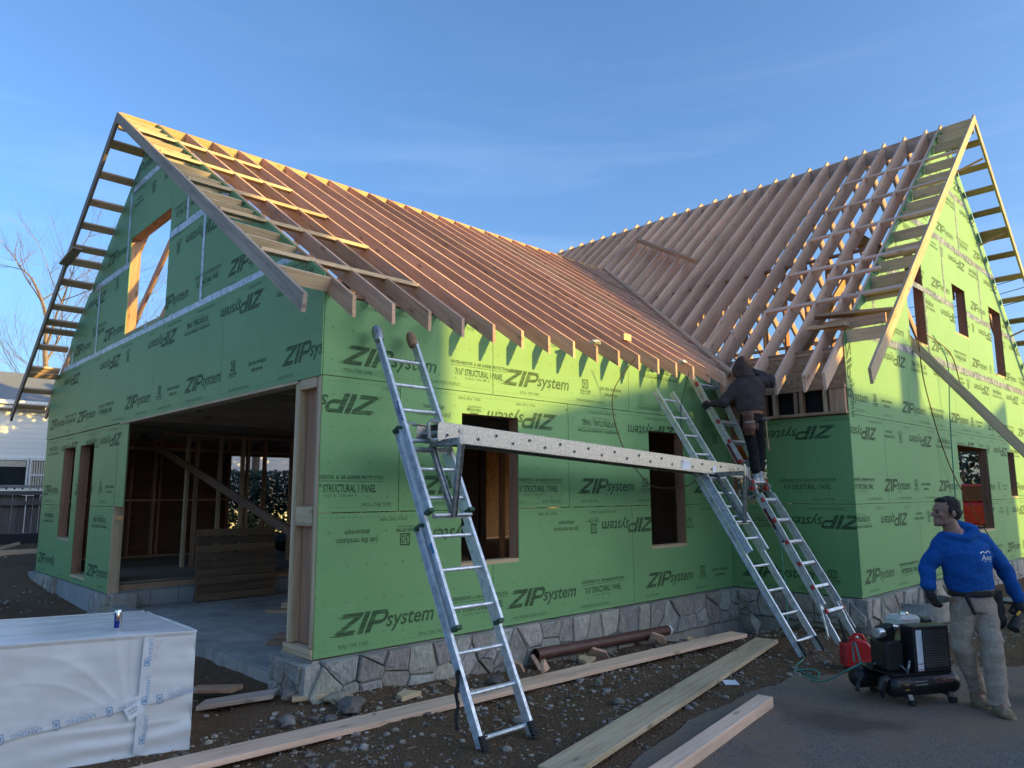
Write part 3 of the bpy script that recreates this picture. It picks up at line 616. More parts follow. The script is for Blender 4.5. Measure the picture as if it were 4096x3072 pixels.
# wall between garage and wing, wing interior
for a, b, c in ((.02, 3.2, -.1), (5.6, 10.3, .1)): s = MB(); s.box((6.93, a, c), (6.95, b, 2.5)); s.build('partition_board', M['osbd'], H)
y = .3
while y < 10.2:
    stud((7.0, y, .1), (7.0, y, 2.5), 'jamb', up=(1, 0, 0), name='partition_stud'); y += .61
s = MB(); s.box((7.0, -1.68, 2.86), (18.4, 12, 2.9)); s.build('upper_floor', M['osb'], H)
s = MB(); s.box((7.0, -1.68, -.1), (18.4, 12, -.05)); s.build('lower_floor', M['deckw'], H)
s = MB(); s.box((18.44, -1.8, 0), (18.46, -1.2, 3.4)); s.box((18.44, 1.5, 0), (18.46, 4.5, 3.4)); s.box((18.44, 7, 0), (18.46, 12, 3.4)); s.box((18.44, -1.2, 2.4), (18.46, 7, 3.4)); s.box((7, 11.98, 0), (18.4, 12, 3.4)); s.build('back_wall', M['osb'], H)
for y in [-1.5 + .4064 * k for k in range(14)]:
    for x in (9.4,):
        stud((x, y, 2.92), (x, y, wroof(x) - .3), 'fir' if int(y * 7) % 2 else 'jamb', up=(1, 0, 0), name='knee_stud')
board('knee_plate', (9.4, -1.6, 3.98), (9.4, 5, 3.98), .09, .04, M['fir'], H); board('knee_plate', (9.4, -1.6, wroof(9.4) - .3), (9.4, 5, wroof(9.4) - .3), .09, .04, M['fir'], H)
board('beam', (9.8, -1.0, 5.9), (15.6, -1.0, 5.9), .09, .24, M['ridge'], H); board('beam', (9.6, 1.4, 5.75), (15.8, 1.4, 5.75), .04, .19, M['fir'], H); board('beam', (9.6, 4.4, 5.75), (15.8, 4.4, 5.75), .04, .19, M['fir'], H)
board('collar_brace', (7.2, -.9, 3.1), (10.6, -.7, 5.6), .04, .14, M['fir'], H)
# framed vents and strand board above wall C
board('top_plate', (LB - .02, -1.84, 2.46), (LB - .02, -.1, 2.46), .1, .038, M['fir'], H); board('top_plate', (LB - .02, -1.84, 2.82), (LB - .02, -.05, 2.82), .1, .05, M['fir'], H)
for y, m in ((-.66, 'fir'), (-.82, 'spf'), (-1.14, 'fir'), (-1.22, 'fir'), (-1.56, 'spf')): stud((LB - .015, y, 2.48), (LB - .015, y, 2.79), m, w=.05, h=.09, up=(1, 0, 0), name='cripple_stud')
s = MB(); s.box((LB - .05, -1.83, 2.48), (LB + .03, -1.62, 2.79)); s.build('corner_block', M['fir'], H, frame_of((LB, -1.7, 2.6), (0, 0, 1), (-1, 0, 0)))
s = MB(); s.box((LB + .004, -1.836, 2.86), (LB + .02, -.03, 3.30)); s.build('strand_board_panel', M['osb'], H)
board('top_plate', (LB + .06, -1.82, 3.32), (LB + .06, 0, 3.32), .14, .038, M['fir'], H); board('top_plate', (LB + .06, -1.82, 3.36), (LB + .06, 0, 3.36), .14, .038, M['fir'], H)
s = MB(); s.box((LB + .1, -1.8, 2.45), (LB + .12, -.6, 2.85)); s.build('vent_shade_sheet', M['fabric'], H)  # black sheet stands in for the shade inside the openings
s = MB(); s.box((LB + .003, -1.846, 2.43), (LB + .014, -1.80, 3.53)); s.build('corner_trim', M['osb'], H)
# ---- roofs
def rafter(prof, th, name='rafter', m='fir'):
    # prof: list of 3-D points, first two points run along the top edge
    p = [V(q) for q in prof]; mb = MB(); mb.prism(p, th); up = V((0, 0, 1))
    return mb.build(name, M[m], H, frame_of(p[0], p[1] - p[0], (0, 0, 1)))
PL = .19
RR = random.Random(9)
k = 0; X = .02
while X < 10.5:
    yv = -.437
    if X > 6.75: yv = 5.22 - (1.88 - .9 * (WX - X) + 0) / -GS if False else 5.22 - ((.9 * (WX - X)) - 1.88) / GS
    if X <= 6.75 or yv < 5.1:
        top = [(X, 5.20, GR), (X, yv, groof(yv)), (X, yv, groof(yv) - PL + (.02 if X > 6.75 else 0)), (X, 5.20, GR - PL - .02)]
        rafter(top, (.035, 0, 0), m='fir' if k in (0, 2) else RR.choice(['firred', 'firred', 'firred', 'firpink' if k > 14 else 'firred']) if k > 0 else 'grey')
    X += .4080 if X <= 6.75 else .4064; k += 1
mb = MB(); X = .02
while X < 10.5:
    mb.prism([(X, 5.24, GR), (X, 10.9, groof(10.9)), (X, 10.9, groof(10.9) - PL), (X, 5.24, GR - PL)], (.038, 0, 0)); X += .408
tag(mb.build('back_rafters', M['firred'], H, frame_of((0, 5, 6), (0, 1, -GS), (0, 0, 1))), kind='stuff')
board('ridge_board', (-.50, 5.22, GR - .13), (10.6, 5.22, GR - .13), .04, .26, M['ridge'], H)
# barge rafters of the garage
for sgn, y1 in ((-1, -.62), (1, 11.06)):
    th = (.038, 0, 0); X = -.53
    if sgn < 0:
        rafter([(X, 5.22, GR), (X, 3.55, groof(3.55)), (X, 3.62, groof(3.62) - .165), (X, 5.22, GR - .165)], th, 'barge_rafter', 'grey')
        rafter([(X - .004, 3.545, groof(3.545)), (X - .004, y1, groof(y1)), (X - .004, y1 + .03, groof(y1) - .15), (X - .004, 3.615, groof(3.615) - .165)], th, 'barge_rafter', 'grey')
    else: rafter([(X, 5.22, GR), (X, y1, groof(y1)), (X, y1 - .03, groof(y1) - .15), (X, 5.22, GR - .165)], th, 'barge_rafter', 'grey')
for y in (4.35, 3.33, 2.31, 1.34, .33): board('lookout', (-.49, y, groof(y) + .006 - .03), (1.26, y, groof(y) + .006 - .03 + .0), .089, .038, M['spf'], H, (0, -GS, 1) if False else (0, GS * 0 - .0, 1))
for y in (4.98, 4.68, 4.0, 3.66, 2.95, 2.62, 1.98, 1.66, 1.0, .68, -.02): board('lookout_block', (-.49, y, groof(y) - .085), (.018, y, groof(y) - .095), .038, .135, M['spf'], H, (0, -GS, 1))
for y in (5.62, 6.1, 6.55, 6.95, 7.35, 7.6, 8.0, 8.5, 8.82, 9.0, 9.36, 9.86, 10.0, 10.38, 10.78): board('lookout_block', (-.49, y, groof(y) - .06), (-.014, y, groof(y) - .06), .125 if int(y * 10) % 4 else .14, .038, M['firpink'] if y > 5.8 else M['spf'], H, (0, GS, 1))
board('scrap_brace', (-.56, 7.55, 5.12), (-.50, 7.0, 5.27), .14, .04, M['grey'], H)
# main wing
PW = .395
Ys = [-1.83 + .0, -1.56] + [-1.56 + .4064 * k for k in range(1, 34)]
for i, y in enumerate(Ys):
    if y < .02: xl = 6.25
    else: xl = WX - (1.88 + GS * abs(5.22 - y)) / WS
    zt = wroof(xl)
    if y < .02: prof = [(12.72, y, WR + .03), (xl, y, zt), (xl + .03, y, zt - .235), (12.72, y, WR - PW)]
    else: prof = [(12.72, y, WR + .03), (xl - .05, y, zt - .0), (xl + PW / (WS + .0) - .12, y, zt - .02 + (.12)), (12.72, y, WR - PW)] if False else [(12.72, y, WR + .03), (xl - .06, y, wroof(xl - .06)), (xl + .2, y, wroof(xl + .2) - PW), (12.72, y, WR - PW)]
    rafter(prof, (0, .038, 0), m='firpink')
mb = MB()
for y in Ys: mb.prism([(12.74, y, WR + .03), (19.1, y, wroof(19.1)), (19.1, y, wroof(19.1) - .22), (12.74, y, WR - PW)], (0, .038, 0))
tag(mb.build('right_slope_rafters', M['fir'], H, frame_of((13, 0, 8), (1, 0, -WS), (0, 0, 1))), kind='stuff')
board('ridge_board', (12.73, -2.38, WR - .21), (12.73, 12, WR - .21), .04, .30, M['grey'], H)
rafter([(12.73, -2.42, WR + .02), (6.22, -2.42, wroof(6.22)), (6.27, -2.42, wroof(6.22) - .19), (12.73, -2.42, WR - .17)], (0, .038, 0), 'barge_rafter', 'spf')
rafter([(12.73, -2.42, WR + .02), (19.1, -2.42, wroof(19.1)), (19.1, -2.42, wroof(19.1) - .19), (12.73, -2.42, WR - .17)], (0, .038, 0), 'barge_rafter', 'spf')
for x in (11.42, 10.5, 9.61, 8.64, 7.76): board('lookout', (x, -2.38, wroof(x) - .02), (x, -.28, wroof(x) - .02), .089, .038, M['firpink'], H, (-WS, 0, 1))
board('lookout', (8.27, -1.95, wroof(8.27) + .01), (8.22, -1.15, wroof(8.22) + .01), .089, .038, M['firpink'], H, (-WS, 0, 1))
for x in (12.6, 12.28, 11.92, 11.2, 10.75, 10.38, 10.0, 9.76, 9.2, 8.78, 8.45, 8.1, 7.82, 7.3, 7.0): board('lookout_block', (x, -2.38, wroof(x) - .10), (x, -1.862, wroof(x) - .10), .038, .17, M['spf'], H, (-.12, 0, 1))
for x in (13.1, 13.5, 13.9, 14.3, 14.68, 14.78, 15.15, 15.6, 16.05, 16.5, 17.0, 17.5, 18.0): board('lookout_block', (x, -2.38, wroof(x) - .06), (x, -1.87, wroof(x) - .06), .13, .038, M['fir'], H, (WS, 0, 1))
for x in (13.05, 14.4, 16.3): board('rake_brace', (x + .25, -2.36, wroof(x + .25) - .16), (x - .0, -1.9, wroof(x) - .62), .038, .038, M['fir'], H)
board('eave_board', (7.02, -2.38, 3.70), (7.02, -1.55, 3.70), .038, .14, M['fir'], H); board('eave_board', (6.93, -1.9, 3.68), (7.05, -1.3, 3.72), .14, .05, M['spf'], H)
# valley boards lying on the garage rafters
vd = [(WX - (1.88 + GS * abs(5.22 - y)) / WS, y) for y in (-.45, 5.22)]
a = V((vd[0][0] - .02, vd[0][1], groof(vd[0][1]) + .025)); b = V((vd[1][0] - .02, vd[1][1], GR + .025))
board('valley_board', a, b, .18, .035, M['fir'], H, (0, -GS, 1)); 
board('fascia_block', (LB - .3, -.40, 3.0), (LB + .1, -.40, 3.0), .04, .2, M['fir'], H)
# ---- rubble stone base
def stones(O, u, n, L, hfun, seed, depth=.10):
    O = V(O); u = V(u); n = V(n); R = random.Random(seed); mb = MB(); pts = []
    x = -.2
    while x < L + .3:
        w = R.uniform(.22, .4); hgt = -.62; z = -.66
        tall = R.random() < .35
        for zc in ((-.16,) if False else ((-.12, -.38) if not tall else (-.25,))):
            pts.append((x + w / 2 + R.uniform(-.05, .05), zc + R.uniform(-.06, .06)))
            if R.random() < .3: pts.append((x + w / 2 + R.uniform(-.1, .1), zc + R.choice((-.11, .1))))
        x += w * .8
    for i, (px, pz) in enumerate(pts):
        lo, hi = hfun(px); poly = [(max(0, px - .6), lo), (min(L, px + .6), lo), (min(L, px + .6), hi), (max(0, px - .6), hi)]
        if px < -.05 or px > L + .05: continue
        for j, (qx, qz) in enumerate(pts):
            if i == j or abs(qx - px) > 1: continue
            dx, dz = qx - px, qz - pz; l = math.hypot(dx, dz)
            if l < .02: continue
            mx_, mz_ = (qx + px) / 2, (qz + pz) / 2
            poly = clip(poly, [(dx / l, dz / l, (mx_ * dx + mz_ * dz) / l - .003)])
            if not poly: break
        if len(poly) < 3: continue
        cx = sum(p[0] for p in poly) / len(poly); cz = sum(p[1] for p in poly) / len(poly)
        # more outline points, a little irregular
        P2 = []
        for a, b in zip(poly, poly[1:] + poly[:1]):
            P2.append(a); l = math.hypot(b[0] - a[0], b[1] - a[1])
            if l > .1: k = R.uniform(-.006, .002); P2.append(((a[0] + b[0]) / 2 + (cx - a[0]) * .02, (a[1] + b[1]) / 2 + k))
        g = R.uniform(.72, 1.15); tone = (g * R.uniform(.94, 1.06), g, g * R.uniform(.92, 1.06)); d0 = depth * R.uniform(.75, 1.1)
        rings = []
        for sc, dd in ((1, -.05), (1, d0 * .72), (.975, d0 * .93), (.88, d0 * 1.02), (.5, d0 * R.uniform(.97, 1.12))):
            rings.append([O + u * (cx + (x - cx) * sc) + V((0, 0, cz + (z - cz) * sc)) + n * (dd + (R.uniform(-.008, .008) if sc < .9 else 0)) for x, z in P2])
        for r0, r1 in zip(rings, rings[1:]):
            for q in range(len(P2)): mb.face([r0[q], r0[(q + 1) % len(P2)], r1[(q + 1) % len(P2)], r1[q]], 0, tone)
        mb.face(rings[-1], 0, tone)
    o = mb.build('stone_base', M['stone'], H, tone=True); return o
stones((-.07, .0, 0), (1, 0, 0), (0, -1, 0), 6.95, lambda x: (-.62 if x < 4.3 else -.44, -.012), 3)
stones((LB, -.07, 0), (0, -1, 0), (-1, 0, 0), 1.84, lambda x: (-.36, -.012), 4)
stones((LB - .07, -DW, 0), (1, 0, 0), (0, -1, 0), 11.5, lambda x: (-.62, -.012), 5)
stones((0, .62, 0), (0, -1, 0), (-1, 0, 0), .66, lambda x: (-.62, -.03), 6)
stones((0, WA + .1, 0), (0, -1, 0), (-1, 0, 0), 1.9, lambda x: (-.55, -.012), 7); stones((0, 6.5, 0), (0, -1, 0), (-1, 0, 0), .8, lambda x: (-.5, -.012), 8)
for a_, b_ in (((.0, .0, -.9), (6.9, .2, -.012)), ((LB + .0, -1.83, -.9), (LB + .2, .1, -.012)), ((LB + .2, -1.83, -.9), (18.4, -1.63, -.012)), ((.0, .2, -.9), (.2, .58, .0)), ((0.004, 6.0, -.6), (.2, 10.4, -.012))): s = MB(); s.box(a_, b_); s.build('foundation_wall', M['conc'], H)
s = MB(); s.box((-.03, 6.45, -.5), (.0, 8.7, -.02)); s.build('bare_block_base', M['block'], H, frame_of((0, 6, 0), (0, 1, 0), (1, 0, 0)))
s = MB(); s.box((4.45, -.045, -.85), (6.2, -.0, -.445)); s.box((6.2, -.06, -.85), (6.89, -.01, -.45)); s.box((6.86, -1.8, -.9), (6.89, -.0, -.37)); s.build('footing', M['conc'], H, bevel=.008)
# ------------------------------------------------------------------ ladders
def rail(mb, x, y0, y1, side, z0=0, dep=.075, fl=.028):
    # C-channel along local Y; side=+1 opens outward to +X
    mb.box((x - .0015, y0, z0), (x + .0015, y1, z0 + dep)); s = side
    for z in (z0, z0 + dep - .003): mb.box((min(x, x + s * fl), y0, z), (max(x, x + s * fl), y1, z + .003))
def ladder_frame(top, foot, xdir):
    top = V(top); foot = V(foot); y = (foot - top).normalized(); x = V(xdir); x = (x - x.dot(y) * y).normalized(); z = x.cross(y)
    return Matrix(((x.x, y.x, z.x, top.x), (x.y, y.y, z.y, top.y), (x.z, y.z, z.z, top.z), (0, 0, 0, 1))), (foot - top).length
def put(mb, name, m, fr, parent, **k):
    mb.v = [fr @ p for p in mb.v]; return mb.build(name, m, parent, fr, **k)
def wtxt(tris, fr, O, u, v, name, m, parent, off=.001):
    mb = MB(); O = V(O); u = V(u); v = V(v)
    for t in tris: mb.face([O + u * x + v * y for x, y in t])
    return put(mb, name, m, fr, parent)
# extension ladder on the left, leaning on the wall beside the first window
fr1, L1 = ladder_frame((.42, -.06, 2.78), (.42, -1.76, -.50), (1, 0, 0))
print('ladder z dir', fr1.col[2])
lad = thing('extension_ladder', 'tall aluminium extension ladder with padded tips leaning on green wall left of the first window', 'ladder', fr=fr1)
sg = 1 if fr1.col[2].y < 0 else -1     # outward (towards the climber)
def zz(a): return a * sg
def lrail(fr, parent, xa, xb, y0, y1, z, col='alu', dep=.075):
    for x, s in ((xa, -1), (xb, 1)):
        mb = MB(); rail(mb, x, y0, y1, s, z if sg > 0 else -z - dep, dep); put(mb, 'rail', M[col], fr, parent)
def rungs(fr, parent, ys, xa, xb, z, r=.016, m='alu', fn=None):
    for y in ys:
        mb = MB(); x1 = xb(y) if callable(xb) else xb
        mb.tube([(xa, y, zz(z)), (x1, y, zz(z))], r, 10); put(mb, 'rung', M[m], fr, parent, smooth=True)
lrail(fr1, lad, .05, .44, 0, 1.78, .075); lrail(fr1, lad, .03, .465, .97, 2.72, .0); lrail(fr1, lad, .01, .49, 1.86, L1 - .02, -.072)
rungs(fr1, lad, (.26, .54, .81, 1.12, 1.40, 1.67), .05, .44, .11); rungs(fr1, lad, (1.98, 2.27, 2.58), .03, .465, .037); rungs(fr1, lad, (2.9, 3.2, 3.51), .01, .49, -.035)
for x, y0, z in ((.03, 1.78, .11), (.02, 2.72, .04), (.455, 2.72, .04), (.01, .96, .04), (.46, 1.78, .11), (.0, 1.85, -.03)):
    mb = MB(); mb.box((x - .02, y0, zz(z) - .042), (x + .03, y0 + .03, zz(z) + .042)); put(mb, 'end_cap', M['cordg'], fr1, lad)
for x, m in ((.05, 'paper'), (.44, 'leatherl')):
    mb = MB(); mb.lathe([(0, -.11), (.035, -.10), (.05, -.06), (.052, 0), (.045, .05), (.03, .06), (0, .065)], (x, 0, zz(.11)), (0, 1, 0), 9); o = put(mb, 'tip_pad', M['brickc' if m == 'leatherl' else 'galv'], fr1, lad, smooth=True)
for x in (.0, .49):
    mb = MB(); mb.box((x - .025, L1 - .20, zz(-.0) - .005), (x + .03, L1 + .0, zz(0) + .012))
    for k in range(7): mb.box((x - .028, L1 - .19 + k * .027, min(zz(.012), zz(.028))), (x + .033, L1 - .178 + k * .027, max(zz(.012), zz(.028))))
    put(mb, 'rubber_foot', M['blackr'], fr1, lad)
oval = [[(0, 0), (.105 * cos(2 * pi * i / 24), .026 * sin(2 * pi * i / 24)), (.105 * cos(2 * pi * (i + 1) / 24), .026 * sin(2 * pi * (i + 1) / 24))] for i in range(24)]
wx = .0475
wtxt(oval, fr1, (wx, .82, zz(.112)), (0, 1, 0), (0, 0, sg), 'maker_oval', M['blue'], lad)
wtxt(txt('WERNER', .15, .026, -.075, -.013), fr1, (wx - .0012, .82, zz(.112)), (0, 1, 0), (0, 0, sg), 'maker_lettering', M['white'], lad)
wtxt(quad((0, 0), (.22, 0), (.22, .05), (0, .05)), fr1, (.0265, 2.05, zz(.012)), (0, 1, 0), (0, 0, sg), 'rail_sticker', M['paper'], lad)
wtxt(quad((0, 0), (.09, 0), (.09, .05), (0, .05)), fr1, (.0255, 2.03, zz(.013)), (0, 1, 0), (0, 0, sg), 'blue_sticker', M['cyan'], lad)
for y, w in ((2.35, .28), (2.78, .30)): wtxt(txt('NEVER CLIMB ABOVE', w, .018), fr1, (.0085, y, zz(-.05)), (0, 1, 0), (0, 0, sg), 'embossed_lettering', M['tin'], lad)
mb = MB(); mb.tube([(.01, 3.02, zz(-.06)), (-.03, 3.05, zz(-.03))], .014); put(mb, 'strap_hook', M['blackr'], fr1, lad)
mb = MB(); p0 = fr1 @ V((-.03, 3.04, zz(-.03))); mb.tube([p0 + V((0, 0, -.03 * i)) + V((.006 * sin(i), .006 * cos(i * 1.3), 0)) for i in range(14)], [.012 + .004 * (i % 2) for i in range(14)], 7); s_ = mb.build('bungee_strap', M['blackr'], smooth=True); tag(s_, 'black twisted strap hanging from left rail of the padded-tip ladder', 'strap')
# extension ladder in the middle
fr2, L2 = ladder_frame((4.83, -.06, 2.68), (4.83, -1.97, -.42), (1, 0, 0))
lad2 = thing('extension_ladder', 'plain aluminium extension ladder before the second window, under the far end of the plank', 'ladder', fr=fr2)
lrail(fr2, lad2, .02, .38, 0, 2.40, .07); lrail(fr2, lad2, -.02, .42, 1.22, L2 - .02, -.005)
rungs(fr2, lad2, (.15, .44, .73, 1.02, 1.3, 1.6, 1.93, 2.23), .02, .38, .105); rungs(fr2, lad2, (2.55, 2.86, 3.15, 3.46, 1.75), -.02, .42, .03)
for x in (-.03, .42):
    mb = MB(); mb.box((x - .02, L2 - .17, zz(.07) - .005), (x + .03, L2 - .0, zz(.07) + .01))
    for k in range(6): mb.box((x - .022, L2 - .165 + k * .027, min(zz(.07), zz(.092))), (x + .033, L2 - .153 + k * .027, max(zz(.07), zz(.092))))
    put(mb, 'rubber_foot', M['blackr'], fr2, lad2)
wtxt(txt('Davidson', .17, .03), fr2, (-.0225, 2.05, zz(.02)), (0, 1, 0), (0, 0, sg), 'maker_lettering', M['blackr'], lad2)
wtxt(txt('16', .05, .04), fr2, (-.0225, 1.62, zz(.015)), (0, 1, 0), (0, 0, sg), 'size_lettering', M['blackr'], lad2)
wtxt(quad((0, 0), (.16, 0), (.16, .045), (0, .045)), fr2, (-.0225, 1.95, zz(.018)), (0, 1, 0), (0, 0, sg), 'rail_sticker', M['grille'], lad2) if False else None
wtxt(txt('CAUTION', .12, .03), fr2, (.3785, .93, zz(.09)), (0, 1, 0), (0, 0, sg), 'caution_lettering', M['blackr'], lad2)
# articulated ladder that the hooded worker stands on
fr3, L3 = ladder_frame((5.87, .0, 3.06), (5.87, -1.94, -.42), (1, 0, 0))
lad3 = thing('articulated_ladder', 'multi-position aluminium ladder with red rung caps that the hooded worker stands on', 'ladder', fr=fr3)
wd = lambda y: .36 + max(0, (1.75 - y)) * .16 + max(0, (y - 1.9)) * .07
for (y0, y1) in ((0, 1.68), (1.98, 3.72)):
    for side in (0, 1):
        for zoff in (0.0, .055):
            mb = MB(); a0 = (0 if not side else wd(y0)) + (.012 if zoff else 0) * (1 if not side else -1); a1 = (0 if not side else wd(y1)) + (.012 if zoff else 0) * (1 if not side else -1)
            mb.beam((a0, y0, zz(zoff + .02)), (a1, y1 - (.2 if zoff else 0), zz(zoff + .02)), .022, .05, (0, 0, 1)); put(mb, 'rail', M['alu'], fr3, lad3)
        mb = MB()
for y in (.19, .51, .84, 1.16, 1.48, 1.80, 2.07, 2.37, 2.68, 2.98, 3.29, 3.6):
    w_ = wd(y); mb = MB(); mb.box((.01, y - .02, zz(.07) - .012), (w_ - .01, y + .02, zz(.07) + .012)); mb.box((.03, y - .012, zz(.02) - .012), (w_ - .03, y + .02, zz(.02) + .01)); r_ = put(mb, 'rung', M['alu'], fr3, lad3, bevel=.004)
    for x in (0, w_):
        mb = MB(); mb.box((x - .018, y - .028, zz(.07) - .018), (x + .022, y + .028, zz(.07) + .02)); put(mb, 'red_cap', M['redcap'], fr3, r_, bevel=.006)
for x in (0, .37):
    mb = MB(); mb.lathe([(0, -.03), (.06, -.03), (.06, .03), (0, .03)], (x, 1.86, zz(.03)), (1, 0, 0), 16); mb.beam((x, 1.70, zz(.03)), (x, 2.0, zz(.03)), .045, .06, (0, 0, 1)); h_ = put(mb, 'hinge', M['galv'], fr3, lad3, smooth=True)
    mb = MB(); mb.lathe([(0, -.03), (.034, -.028), (.034, .0), (0, .0)], (x - .03, 1.88, zz(.035)), (1, 0, 0), 14); put(mb, 'hinge_knob', M['redcap'], fr3, h_, smooth=True)
for x, xx in ((0, -1), (wd(3.7), 1)):
    mb = MB(); mb.beam((x, 3.62, zz(.0)), (x + xx * .0, L3, zz(.0)), .03, .07, (0, 0, 1)); put(mb, 'foot', M['alu'], fr3, lad3)
    mb = MB(); mb.beam((x, 3.42, zz(.06)), (x + xx * .16, L3 - .12, zz(.0)), .012, .02, (0, 0, 1)); mb.beam((x + .02, 3.3, zz(.07)), (x + .1, L3 - .25, zz(-.02)), .01, .015, (0, 0, 1)); put(mb, 'strut', M['alu'], fr3, lad3)
for y, s_, m_, w_ in ((1.2, 'Little Giant', 'redcap', .3), (2.2, 'Little Giant', 'redcap', .24), (2.48, 'LEVELER', 'paper', .16)):
    wtxt(quad((-.02, -.006), (w_ + .02, -.006), (w_ + .02, .034), (-.02, .034)), fr3, (-.0125, y, zz(.012 if y < 2 or 1 else 0)), (0, 1, 0), (0, 0, sg), 'sticker', M['blackr'], lad3)
    wtxt(txt(s_, w_, .026, 0, 0, .2, .02), fr3, (-.0140, y, zz(.013)), (0, 1, 0), (0, 0, sg), 'maker_lettering', M[m_], lad3)
# ------------------------------------------------------------------ staging plank and the two brackets under it
pa = V((.60, -.90, 1.905)); pb = V((5.80, -.90, 1.645)); pd = (pb - pa).normalized(); frp = frame_of(pa, pd, (0, 0, 1)); LP = (pb - pa).length
stg = thing('staging_plank', 'long spattered aluminium staging plank bridging the two extension ladders', 'plank', fr=frp)
def sp(mb, name, m='alustage', **k): return put(mb, name, M[m], frp, stg, **k)
mb = MB(); W2 = .30
for y in (0, W2):
    s = 1 if y == 0 else -1
    mb.box((0, y - .002, -.075), (LP, y + .002, .08)); mb.box((0, min(y, y + s * .03), .0801), (LP, max(y, y + s * .03), .083)); mb.box((0, min(y, y + s * .03), -.0782), (LP, max(y, y + s * .03), -.0752))
sp(mb, 'side_rail')
mb = MB(); mb.box((.12, .004, .0835), (LP - .04, W2 - .004, .088)); sp(mb, 'deck', 'galv')
x = .1; k = 0; 
mb = MB(); mr = MB()
while x < LP - .05:
    z = .03 if k % 2 else -.02
    mb.lathe([(.019, -.002), (.019, -.007), (.013, -.008), (.013, -.002)], (x, 0, z), (0, 1, 0), 14); mr.lathe([(0, -.0025), (.013, -.003), (.0131, .001)], (x, 0, z), (0, 1, 0), 12)
    x += .215 if k else .14; k += 1
sp(mb, 'rung_socket', 'galv', smooth=True); sp(mr, 'rung_end', 'blackr')
for y in (0, W2):
    mb = MB(); mb.tube([(.0, y, .075), (-.07, y, .085), (-.10, y, .06), (-.085, y, -.06), (-.05, y, -.08), (0, y, -.07)], .016, 6); sp(mb, 'end_hook', 'galv', smooth=True)
mb = MB(); mb.tube([(.06, 0, 0), (.06, W2, 0)], .02, 10); sp(mb, 'end_rung', 'galv', smooth=True)
mb = MB(); mb.tube([(LP, 0, .075), (LP + .05, 0, .07), (LP + .05, 0, -.065), (LP, 0, -.07)], .014, 6); mb.box((LP - .07, -.006, -.079), (LP + .02, -.0025, .082)); sp(mb, 'end_cap', 'galv')
for x0, w_, h0, h1 in ((3.66, .18, -.06, .05), (4.35, .08, -.05, .03)):
    wtxt(quad((x0, h0), (x0 + w_, h0), (x0 + w_, h1), (x0, h1)), frp, (0, -.004, 0), (1, 0, 0), (0, 0, 1), 'rating_label', M['paper'], stg)
wtxt(txt('2416', .16, .035, 4.72, .0), frp, (0, -.0045, 0), (1, 0, 0), (0, 0, 1), 'size_lettering', M['grille'], stg)
def bracket(fr, y0, x0, lab):
    ro = thing('ladder_jack', lab, 'ladder bracket', fr=Matrix.Translation(fr @ V((x0, y0, 0))), group='brackets carrying the staging plank')
    ya = V((0, 1, 0)); J = lambda x, y, z: fr @ V((x, y, zz(z)))
    out = V((0, -1, 0))
    A = J(x0, y0 - .06, .14); B = J(x0, y0 + .62, .14); Cc = A + out * .40 + V((0, 0, .02))
    for nm, a, b, w in (('upright', A, B, .04), ('outrigger', A + V((0, 0, .01)), Cc, .055), ('strut', B, Cc - V((0, 0, .03)), .035)):
        for dx in (-.02, .02): board(nm, a + V((dx, 0, 0)), b + V((dx, 0, 0)), .006, w, M['steel'], ro, (0, 0, 1) if nm != 'upright' else (0, 1, 0))
        board(nm, a + V((0, 0, .0)), b, .034, w * .35, M['steel'], ro, (0, 0, 1) if nm != 'upright' else (0, 1, 0))
    mb = MB(); mb.beam(Cc + V((0, 0, -.04)), Cc + V((0, -.0, .11)), .03, .006, (0, 1, 0)); mb.build('end_stop', M['galv'], ro)
    for yy in (y0 - .02, y0 + .60):
        mb = MB(); mb.tube([J(x0 - .2, yy, .13), J(x0 + .2, yy, .13)], .02, 8); mb.box(J(x0, yy, .1) - V((.17, .03, .01)), J(x0, yy, .1) + V((.17, .03, .012))); mb.build('rung_cradle', M['galv'], ro, smooth=True)
bracket(fr1, 1.24, .25, 'steel ladder bracket holding the near end of the staging plank')
bracket(fr2, 1.42, .20, 'steel ladder bracket holding the far end of the staging plank beside the hooded worker')
# ------------------------------------------------------------------ boards, pipe, debris on the ground
def gboard(name, a, b, w, h, m, lab, lift=.0, up=(0, 0, 1), cat='board', group=None, extra=.0):
    a = V((a[0], a[1], gz(a[0], a[1]) + h / 2 + .02 + lift)); b = V((b[0], b[1], gz(b[0], b[1]) + h / 2 + .02 + lift + extra)); o = board(name, a, b, w, h, M[m], None, up, bevel=.004); tag(o, lab, cat, group); return o
gboard('long_plank', (-1.7, -.62), (5.33, -.93), .24, .042, 'firpink', 'longest pinkish plank on the dirt, running under the padded-tip ladder towards the inner corner', .035)
gboard('long_plank', (.38, -2.42), (5.22, -1.36), .26, .042, 'spf', 'wide yellowish plank in the middle of the three lying in the foreground', .02)
gboard('square_timber', (.6, -2.95), (2.82, -2.58), .13, .085, 'firpink', 'short thick pinkish timber at the edge of the asphalt, nearest of the three', .0)
R = random.Random(5)
mb = MB(); a = V((2.5, -.17, -.30)); b = V((4.95, -.16, -.36)); n = 20
mb.tube([a + (b - a) * i / n for i in range(n + 1)], .062, 18, cap=False); mb.tube([a + (b - a) * i / n for i in range(n + 1)], .054, 18, cap=False)
pp = mb.build('drain_pipe', M['pipe'], None, frame_of(a, b - a, (0, 0, 1)), smooth=True); tag(pp, 'brown plastic drain pipe lying along the stone base', 'pipe')
mb = MB(); mb.tube([a + (b - a) * .985, b - (b - a) * .0], .0632, 18, cap=False); mb.build('paper_band', M['paper'], pp, smooth=True)
